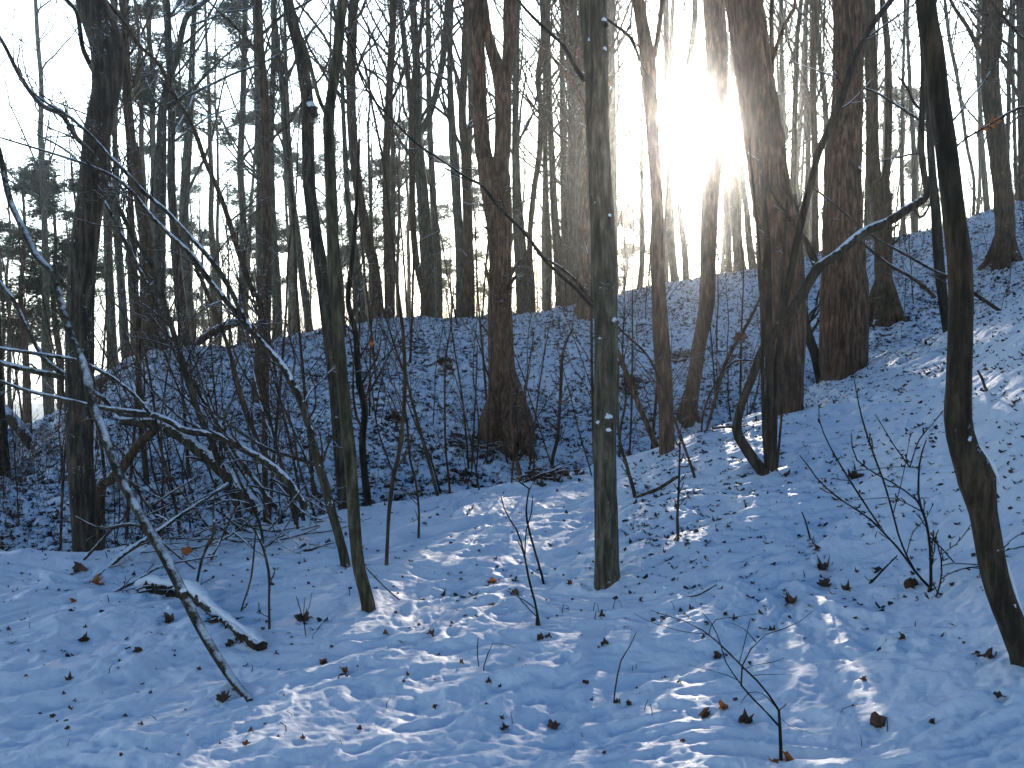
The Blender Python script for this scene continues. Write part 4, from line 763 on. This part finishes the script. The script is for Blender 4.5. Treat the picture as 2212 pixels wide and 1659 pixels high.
for i, (px, r, h, c0, cr_, lb) in enumerate([
    (330, 38, 15, .6, 3.2, 'dark pine with flat needle pads at the top left, left of the pale trunk'), (485, 40, 16, .6, 3.4, 'dark pine with flat needle pads left of the crest tree'), (545, 52, 17, .5, 2.8, 'pine behind the crest tree'),
    (640, 50, 16, .5, 2.6, 'pine between the crest tree and the slender curved tree'), (60, 38, 9.5, .45, 2.6, 'low dark pine left of the thick left tree'), (120, 40, 10.5, .4, 2.6, 'low dark pine half hidden by the thick left tree'), (5, 50, 11, .4, 2.4, 'low dark pine at the left edge'),
    (400, 60, 16, .4, 2.6, 'far pine behind the snow-plastered trunk'), (800, 55, 15, .5, 2.8, 'pine behind the three crest trees'), (900, 52, 14.5, .5, 2.6, 'pine behind the double-topped tree'), (985, 58, 15, .45, 2.8, 'pine behind the close pair of trees left of the oak'),
    (720, 62, 17, .45, 2.8, 'pine behind the young forked tree'), (1345, 58, 11.5, .5, 2.4, 'low pine just right of the mossy trunk'), (1945, 60, 16, .3, 2.2, 'small far pine right of the two-stemmed tree'), (560, 66, 14, .3, 2.6, 'far pine right behind the crest tree')]):
    pine(300 + i, lb, px, r, h, c0, cr_)
# saplings and brush copied over the bank and crest
def proto_sap(seed, h, r, kk):
    rng = np.random.default_rng(seed); n = 9; u = np.linspace(0, 1, n)
    ln = rng.uniform(-.25, .25, 2)
    rows = np.column_stack([u * h * ln[0] + np.cumsum(rng.normal(0, .02, n)), u * h * ln[1] + np.cumsum(rng.normal(0, .02, n)), u * h - .05, r * (1 - .75 * u)])
    root = empty('sapling', (0, 0, 0), 'thin bare sapling growing on the wooded bank', 'sapling', 'thin saplings on the bank and crest')
    mb = MB(); trunk_mesh(mb, rows, 5, .03, rng=rng, step=.15); mb.build('stem', M_TWIG, root)
    q = resample(rows, 10)[None]; c1, r1 = sprout(q[..., :3], q[..., 3], kk, .28, 38, 6, .15, .15, .5, .12, rng); r1 = np.maximum(r1, .0018)
    c2, r2 = sprout(c1, r1, 3, .4, 40, 4, .1, .2, .6, .15, rng)
    mb = MB(); tubes(mb, c1, r1, 3); tubes(mb, c2, np.maximum(r2, .0015), 3); mb.build('twigs', M_TWIG, root)
    return root
PS = [proto_sap(400 + i, h, r, k) for i, (h, r, k) in enumerate([(1.2, .006, 9), (2.2, .010, 12), (3.2, .014, 14), (.8, .005, 8), (4.5, .02, 16), (1.7, .007, 14)])]
cnt = 0
for k in range(4000):
    if cnt >= 250: break
    px = rb.uniform(-60, 2300); j = np.interp(px, [t[0] for t in TT], [t[4] for t in TT]); c = np.interp(px, [t[0] for t in TT], [t[6] for t in TT])
    r = rb.uniform(j - 1.2, c + 4) if rb.uniform() < .55 else rb.uniform(c - 3, c + 4)
    if px < 700 and rb.uniform() < .4: r = rb.uniform(8.5, 13)
    if px > 1640 and r < j: continue
    az = math.atan2(px - CX, F); x, y = r * math.sin(az), r * math.cos(az); cnt += 1
    s = rb.uniform(.7, 1.2); pi_ = rb.integers(0, 6); put(PS[pi_], x, y, s, rb.uniform(0, 6.28), ('tall' if pi_ in (2, 4) else 'short' if pi_ in (0, 3) else 'thin') + ' sapling ' + ('on the crest ' if r > c - 2.5 else 'on the bank ') + seg(px))
# fan of thin stems leaning left out of the brush
ORD = ['first', 'second', 'third', 'fourth', 'fifth', 'sixth', 'seventh', 'eighth', 'ninth', 'tenth']
for k, x in enumerate(sorted(rb.uniform(470, 740, 10))):
    y = rb.uniform(1085, 1180); tx = x - rb.uniform(90, 420); ty = y - rb.uniform(450, 1050); d = rb.uniform(8, 10.5); w = rb.uniform(4, 7.5)
    pts = [(x, y, w)] + [(x + (tx - x) * u + rb.normal(0, 7) - 25 * math.sin(u * 3.1), y + (ty - y) * u, w * (1 - .6 * u)) for u in (.2, .4, .6, .8, 1)]
    bough(ORD[k] + ' thin stem from the left in the fan leaning out of the brush pile', pts, d, M_SNOWY if rb.uniform() < .5 else M_BROWN, 12, dend=d - rb.uniform(-1, 1.5), tog=True, group='fan of leaning stems above the brush pile', k3=2, name='leaning_sapling', cat='sapling')
for k in range(20):
    x = rb.uniform(350, 1330); y = np.interp(x, [350, 740, 1330], [1150, 1090, 1010]) + rb.uniform(-60, 15); L = rb.uniform(150, 430); ln = rb.normal(-30, 60); w = rb.uniform(3, 5)
    d = hit(x, y)
    sap('thin whip in the ravine ' + seg(x), [(x, y, w), (x + ln * .3 + rb.normal(0, 5), y - L * .33, w * .9), (x + ln * .6 + rb.normal(0, 6), y - L * .66, w * .7), (x + ln, y - L, w * .4)], d, M_TWIG, tw=8, group='thin whips in the ravine')
# brush pile : individual sticks
for k in range(60):
    x = rb.uniform(330, 730); y = rb.uniform(1060, 1225); L = rb.uniform(50, 200); a = math.radians(rb.uniform(-40, 40)); w = rb.uniform(2, 6); d = rb.uniform(7.6, 9)
    if rb.uniform() < .5: a = math.radians(rb.uniform(-75, 75))
    dx, dy = L * math.cos(a), L * math.sin(a); sg = rb.normal(0, 8)
    e = MB(); g = P(x, y, d)
    pts = [(x - dx / 2, y - dy / 2, w), (x, y + sg, w * .9), (x + dx / 2, y + dy / 2, w * .5)]
    rows = stem3d(pts, d, 0, None, False, d + rb.uniform(-.5, .5)); gz = H(rows[:, 0], rows[:, 1]); rows[:, 2] = np.maximum(rows[:, 2], gz + .01); mb = MB(); q = trunk_mesh(mb, rows, 5, .04)
    c1, r1 = sprout(q[None, :, :3], q[None, :, 3], 4, .3, 40, 5, 0, .15, .5, .12, rb); tubes(mb, c1, np.maximum(r1, .0015), 3)
    o = mb.build('brush_stick', M_SNOWY if rb.uniform() < .4 else M_TWIG, None, org=g); o.location = g
    tag(o, 'dead stick lying tangled in the brush pile at the foot of the left thicket', 'stick', 'sticks of the brush pile')
# ------------------------------------------------------------------ leaves
def leaf_mesh(rng, s, curl=.5, lobed=True):
    n = 15; a = np.linspace(0, 2 * math.pi, n, endpoint=False); rad = s * .5 * ((.8 + .17 * np.cos(5 * a + rng.uniform(0, 1))) if lobed else (.55 + .35 * np.abs(np.cos(a)))) * (1 + rng.normal(0, .17, n))
    ring = np.stack([rad * np.cos(a), rad * np.sin(a) * .8, np.zeros(n)], 1); mid = ring * .5; c = np.zeros((1, 3)); V = np.vstack([c, mid, ring])
    V[:, 2] = curl * (V[:, 1] ** 2) / (s * .25) + curl * .5 * V[:, 0] ** 2 / (s * .4) * rng.choice([-1, 1]) + rng.normal(0, s * .06, len(V))
    f3 = [[0, 1 + i, 1 + (i + 1) % n] for i in range(n)]; f4 = [[1 + i, 1 + n + i, 1 + n + (i + 1) % n, 1 + (i + 1) % n] for i in range(n)]
    return V, f3, f4
def rot(V, rx, rz):
    c, s = math.cos(rx), math.sin(rx); V = V @ np.array([[1, 0, 0], [0, c, s], [0, -s, c]]); c, s = math.cos(rz), math.sin(rz); return V @ np.array([[c, s, 0], [-s, c, 0], [0, 0, 1]])
rl = np.random.default_rng(9)
def leaf(g, s, standing, m, label, group=None):
    mb = MB(); k = 2 if standing or s > .06 else 1
    for i in range(k):
        V, f3, f4 = leaf_mesh(rl, s * (1 if i == 0 else .7), rl.uniform(.5, 1.1)); V = rot(V, rl.uniform(.9, 1.5) if standing else rl.uniform(-.4, .6), rl.uniform(-.8, .8) + (math.pi if rl.uniform() < .3 else 0))
        V[:, :2] += rl.normal(0, s * .12, 2) if i else 0; V[:, 2] += -V[:, 2].min() * (.75 if standing else .6)
        mb.add(V, f3); mb.f[-1] = mb.f[-1]; mb.f.append(np.asarray(f4) + mb.n - len(V))
    o = mb.build('leaf', m, None); o.location = g; return tag(o, label, 'leaf', group)
for (x, y, s, st, mt, lb), g in zip(LEAVES, LG):
    g = g.copy(); g[2] = float(H(g[0], g[1])); leaf(g, s / F * np.hypot(g[0], g[1]) * 1.1, st, M_LEAF if mt == 'B' else M_ORANGE, lb)
for k in range(230):
    x = rl.uniform(0, 2200); y = rl.uniform(1120, 1650) if rl.uniform() < .35 else rl.uniform(950, 1300)
    if x < 1300 and y < 1150: y = rl.uniform(1180, 1600)
    if x > 1350 and rl.uniform() < .8: y = max(y - 100, 1000 if x < 1650 else 800)
    g = ground(x, y); leaf(g, rl.uniform(.01, .034), rl.uniform() < .25, M_LEAF, 'small dark curled leaf in the snow ' + seg(x), 'small leaves dotted over the snow')
# two leaves hanging
def hang(x, y, d, s, m, label, group=None):
    mb = MB(); V, f3, f4 = leaf_mesh(rl, s, .35); V = rot(V, 1.45, rl.uniform(-.4, .4)); mb.add(V, f3); mb.f.append(np.asarray(f4) + mb.n - len(V))
    tubes(mb, np.array([[0, 0, s * .2], [0, 0, s * .5], [0.01, 0, s * .8]]), np.array([.0015, .0015, .001]), 3)
    g = P(x, y, d); o = mb.build('leaf', m, None); o.location = g; tag(o, label, 'leaf', group)
hang(1602, 727, 10.95, .17, M_LEAF, 'large brown maple leaf hanging in the air left of the multi-stemmed bush')
for (x, y, s) in [(2128, 278, .045), (2142, 270, .05), (2153, 262, .04)]: hang(x, y, 4.6, s, M_ORANGE, 'orange leaf hanging from the branch at the right edge', 'orange leaves on the right-hand branch')
hang(803, 743, 9.8, .07, M_ORANGE, 'yellowish leaf hanging right behind the young forked tree')
hang(668, 1195, 7.6, .12, M_LEAF, 'withered leaf hanging low left of the foot of the young forked tree'); hang(403, 1190, 7.4, .1, M_ORANGE, 'orange brown withered leaf hanging over the brush')
# litter on the bank: nobody could count it
def litter():
    rng = np.random.default_rng(31); n0 = 150000
    px = rng.uniform(-100, 2320, n0); j = np.interp(px, [t[0] for t in TT], [t[4] for t in TT]); c = np.interp(px, [t[0] for t in TT], [t[6] for t in TT])
    r = rng.uniform(j - 1.0, c + 5); near = rng.uniform(size=n0) < .21; near &= (px > 1350) | (rng.uniform(size=n0) < .10)
    r = np.where(near, 4.4 + (j - 4.4) * np.sqrt(rng.uniform(0, 1, n0)), r)
    az = np.arctan2(px - CX, F); x = r * np.sin(az); y = r * np.cos(az)
    w = vnoise(x * 1.1, y * 1.1, 21) * .4 + vnoise(x * 3.7, y * 3.7, 22) * .45
    # leaves gather where the snow is thin : in the small hollows
    e = .05; hol = (hnoise(x + e, y) + hnoise(x - e, y) + hnoise(x, y + e) + hnoise(x, y - e) - 4 * hnoise(x, y)) / .012
    keep = (w + np.clip(hol, -.6, .6) > rng.uniform(-.5, .65, n0)); x, y, near = x[keep], y[keep], near[keep]; K2 = len(x)
    z = H(x, y); s = np.where(near, rng.uniform(.02, .062, K2), rng.uniform(.03, .095, K2)) * np.where(rng.uniform(size=K2) < .06, 1.5, 1)
    n = 7; a = np.linspace(0, 2 * math.pi, n, endpoint=False)[None]; rad = rng.uniform(.25, .62, (K2, n)) * s[:, None]
    u = rad * np.cos(a); v = rad * np.sin(a) * .62; cu = rng.uniform(.6, 2.2, (K2, 1)) / s[:, None]
    wz = cu * u * u * .9 + rng.normal(0, .07, (K2, n)) * s[:, None] + rng.normal(0, .35, (K2, 1)) * v
    th = rng.uniform(0, 6.28, (K2, 1)) * .5 - .8; X = u * np.cos(th) - v * np.sin(th); Y = u * np.sin(th) + v * np.cos(th)
    base = np.stack([x, y, z - s * rng.uniform(.0, .12, K2)], 1)
    V = np.concatenate([base[:, None], base[:, None] + np.stack([X, Y, wz], -1)], 1)
    f = np.stack([np.zeros(n, int), 1 + np.arange(n), 1 + (np.arange(n) + 1) % n], -1)
    F3 = f[None] + (np.arange(K2) * (n + 1))[:, None, None]
    mb = MB(); mb.add(V.reshape(-1, 3), F3.reshape(-1, 3)); o = mb.build('leaf_litter', M_LITTER, None, smooth=False); tag(o, 'brown fallen leaves strewn over the snowy bank', 'leaf litter', kind='stuff'); print('litter', K2)
litter()
def undergrowth():
    rng = np.random.default_rng(44); K = 2600; px = rng.uniform(-80, 2300, K); j = np.interp(px, [t[0] for t in TT], [t[4] for t in TT]); c = np.interp(px, [t[0] for t in TT], [t[6] for t in TT])
    r = np.where(rng.uniform(size=K) < .7, c + rng.normal(-.8, 1.3, K), rng.uniform(j, c, K)); az = np.arctan2(px - CX, F); x, y = r * np.sin(az), r * np.cos(az); z = H(x, y)
    L = rng.uniform(.12, .65, K); lean = rng.normal(0, .35, (K, 2)); u = np.linspace(0, 1, 5)[None, :, None]
    b = np.stack([x, y, z - .03], 1)[:, None]; D = np.concatenate([lean[:, None] * u ** 1.6, np.repeat(u, K, 0)], -1) * L[:, None, None] + rng.normal(0, .012, (K, 5, 3)) * (u > 0)
    Pm = b + D; R = np.repeat(np.linspace(.004, .0015, 5)[None], K, 0); mb = MB(); tubes(mb, Pm, R, 3); c1, r1 = sprout(Pm, R, 3, .5, 45, 4, .1, .3, .7, .2, rng); tubes(mb, c1, np.maximum(r1, .0014), 3)
    o = mb.build('undergrowth', M_DRY, None); tag(o, 'dry brown undergrowth fuzz along the crest of the bank', 'undergrowth', kind='stuff')
undergrowth()
for (x, y, w_, lb, nm) in [(1020, 965, 90, 'dark heap of leaves and dead twigs against the left root of the oak', 'leaf_heap'), (1180, 1035, 110, 'low heap of dead twigs and leaves in the ravine right of the oak', 'brush_heap'),
                     (960, 785, 34, 'dark leaf heap high on the bank left of the oak', 'leaf_heap'), (1360, 840, 40, 'dark leaf heap on the bank right of the mossy trunk', 'leaf_heap'), (1470, 770, 46, 'dark twiggy heap left of the leaning tree', 'brush_heap'), (855, 905, 34, 'dark leaf heap on the bank behind the tall wavy sapling', 'leaf_heap'), (1000, 1045, 70, 'loose dark leaf heap on the ravine floor left of the oak', 'leaf_heap')]:
    g = ground(x, y); d = hit(x, y); W_ = w_ / F * d; rng = np.random.default_rng(int(x)); K = 60 if W_ < .6 else 110; mb = MB()
    for k in range(K):
        ox = rng.normal(0, W_ * .36); oy = rng.normal(0, W_ * .3); V, f3, f4 = leaf_mesh(rng, rng.uniform(.05, .11), rng.uniform(.4, 1)); V = rot(V, rng.uniform(-.9, .9), rng.uniform(0, 6.28))
        hh = max(0, .10 * math.exp(-(ox * ox + oy * oy) / (W_ * W_ * .12))) * rng.uniform(0, 1); V = V + [ox, oy, float(H(g[0] + ox, g[1] + oy)) - g[2] + hh]
        mb.add(V, f3); mb.f.append(np.asarray(f4) + mb.n - len(V))
    o = mb.build(nm, M_LITTER, None); o.location = g; tag(o, lb, 'leaf heap', kind='stuff')
    if nm == 'brush_heap' or W_ > .5:
        for k in range(9):
            a = rng.normal(.1, .35); L = W_ * rng.uniform(.35, .7); ox, oy = rng.normal(0, W_ * .12, 2); c = np.array([ox, oy, 0]); dv = np.array([math.cos(a), math.sin(a) * .6, rng.normal(0, .12)])
            pp = resample(np.array([c - dv * L, c + rng.normal(0, .03, 3), c + dv * L]), 7); pp[:, 2] += H(g[0] + pp[:, 0], g[1] + pp[:, 1]) - g[2] + .05
            mb = MB(); tubes(mb, pp, np.linspace(.012, .005, 7) * rng.uniform(.6, 1.3), 5); o = mb.build('dead_twig', M_TWIG, None); o.location = g
            tag(o, 'dead twig lying on the heap ' + ('right' if x > 1100 else 'left') + ' of the oak' if x < 1300 else 'dead twig lying on the twiggy heap left of the leaning tree', 'twig', 'dead twigs on the heaps')
# ------------------------------------------------------------------ haze
if HAZE:
    x0, x1, y0, y1, z0, z1 = -1000, 1000, -1000, 1000, -75, 34
    V = [[x, y, z] for x in (x0, x1) for y in (y0, y1) for z in (z0, z1)]
    mb = MB(); mb.add(V, [[0, 1, 3, 2], [4, 6, 7, 5], [0, 4, 5, 1], [2, 3, 7, 6], [0, 2, 6, 4], [1, 5, 7, 3]])
    m = bpy.data.materials.new('haze'); m.use_nodes = True; t = m.node_tree; t.nodes.clear()
    v = N(t, 'ShaderNodeVolumePrincipled'); v.inputs['Density'].default_value = HAZE; v.inputs['Color'].default_value = (.93, .95, .98, 1); v.inputs['Anisotropy'].default_value = .958
    o_ = N(t, 'ShaderNodeOutputMaterial'); t.links.new(v.outputs[0], o_.inputs['Volume'])
    h = mb.build('haze', m, None, smooth=False); tag(h, kind='stuff', label='pale winter haze filling the wood', cat='haze')
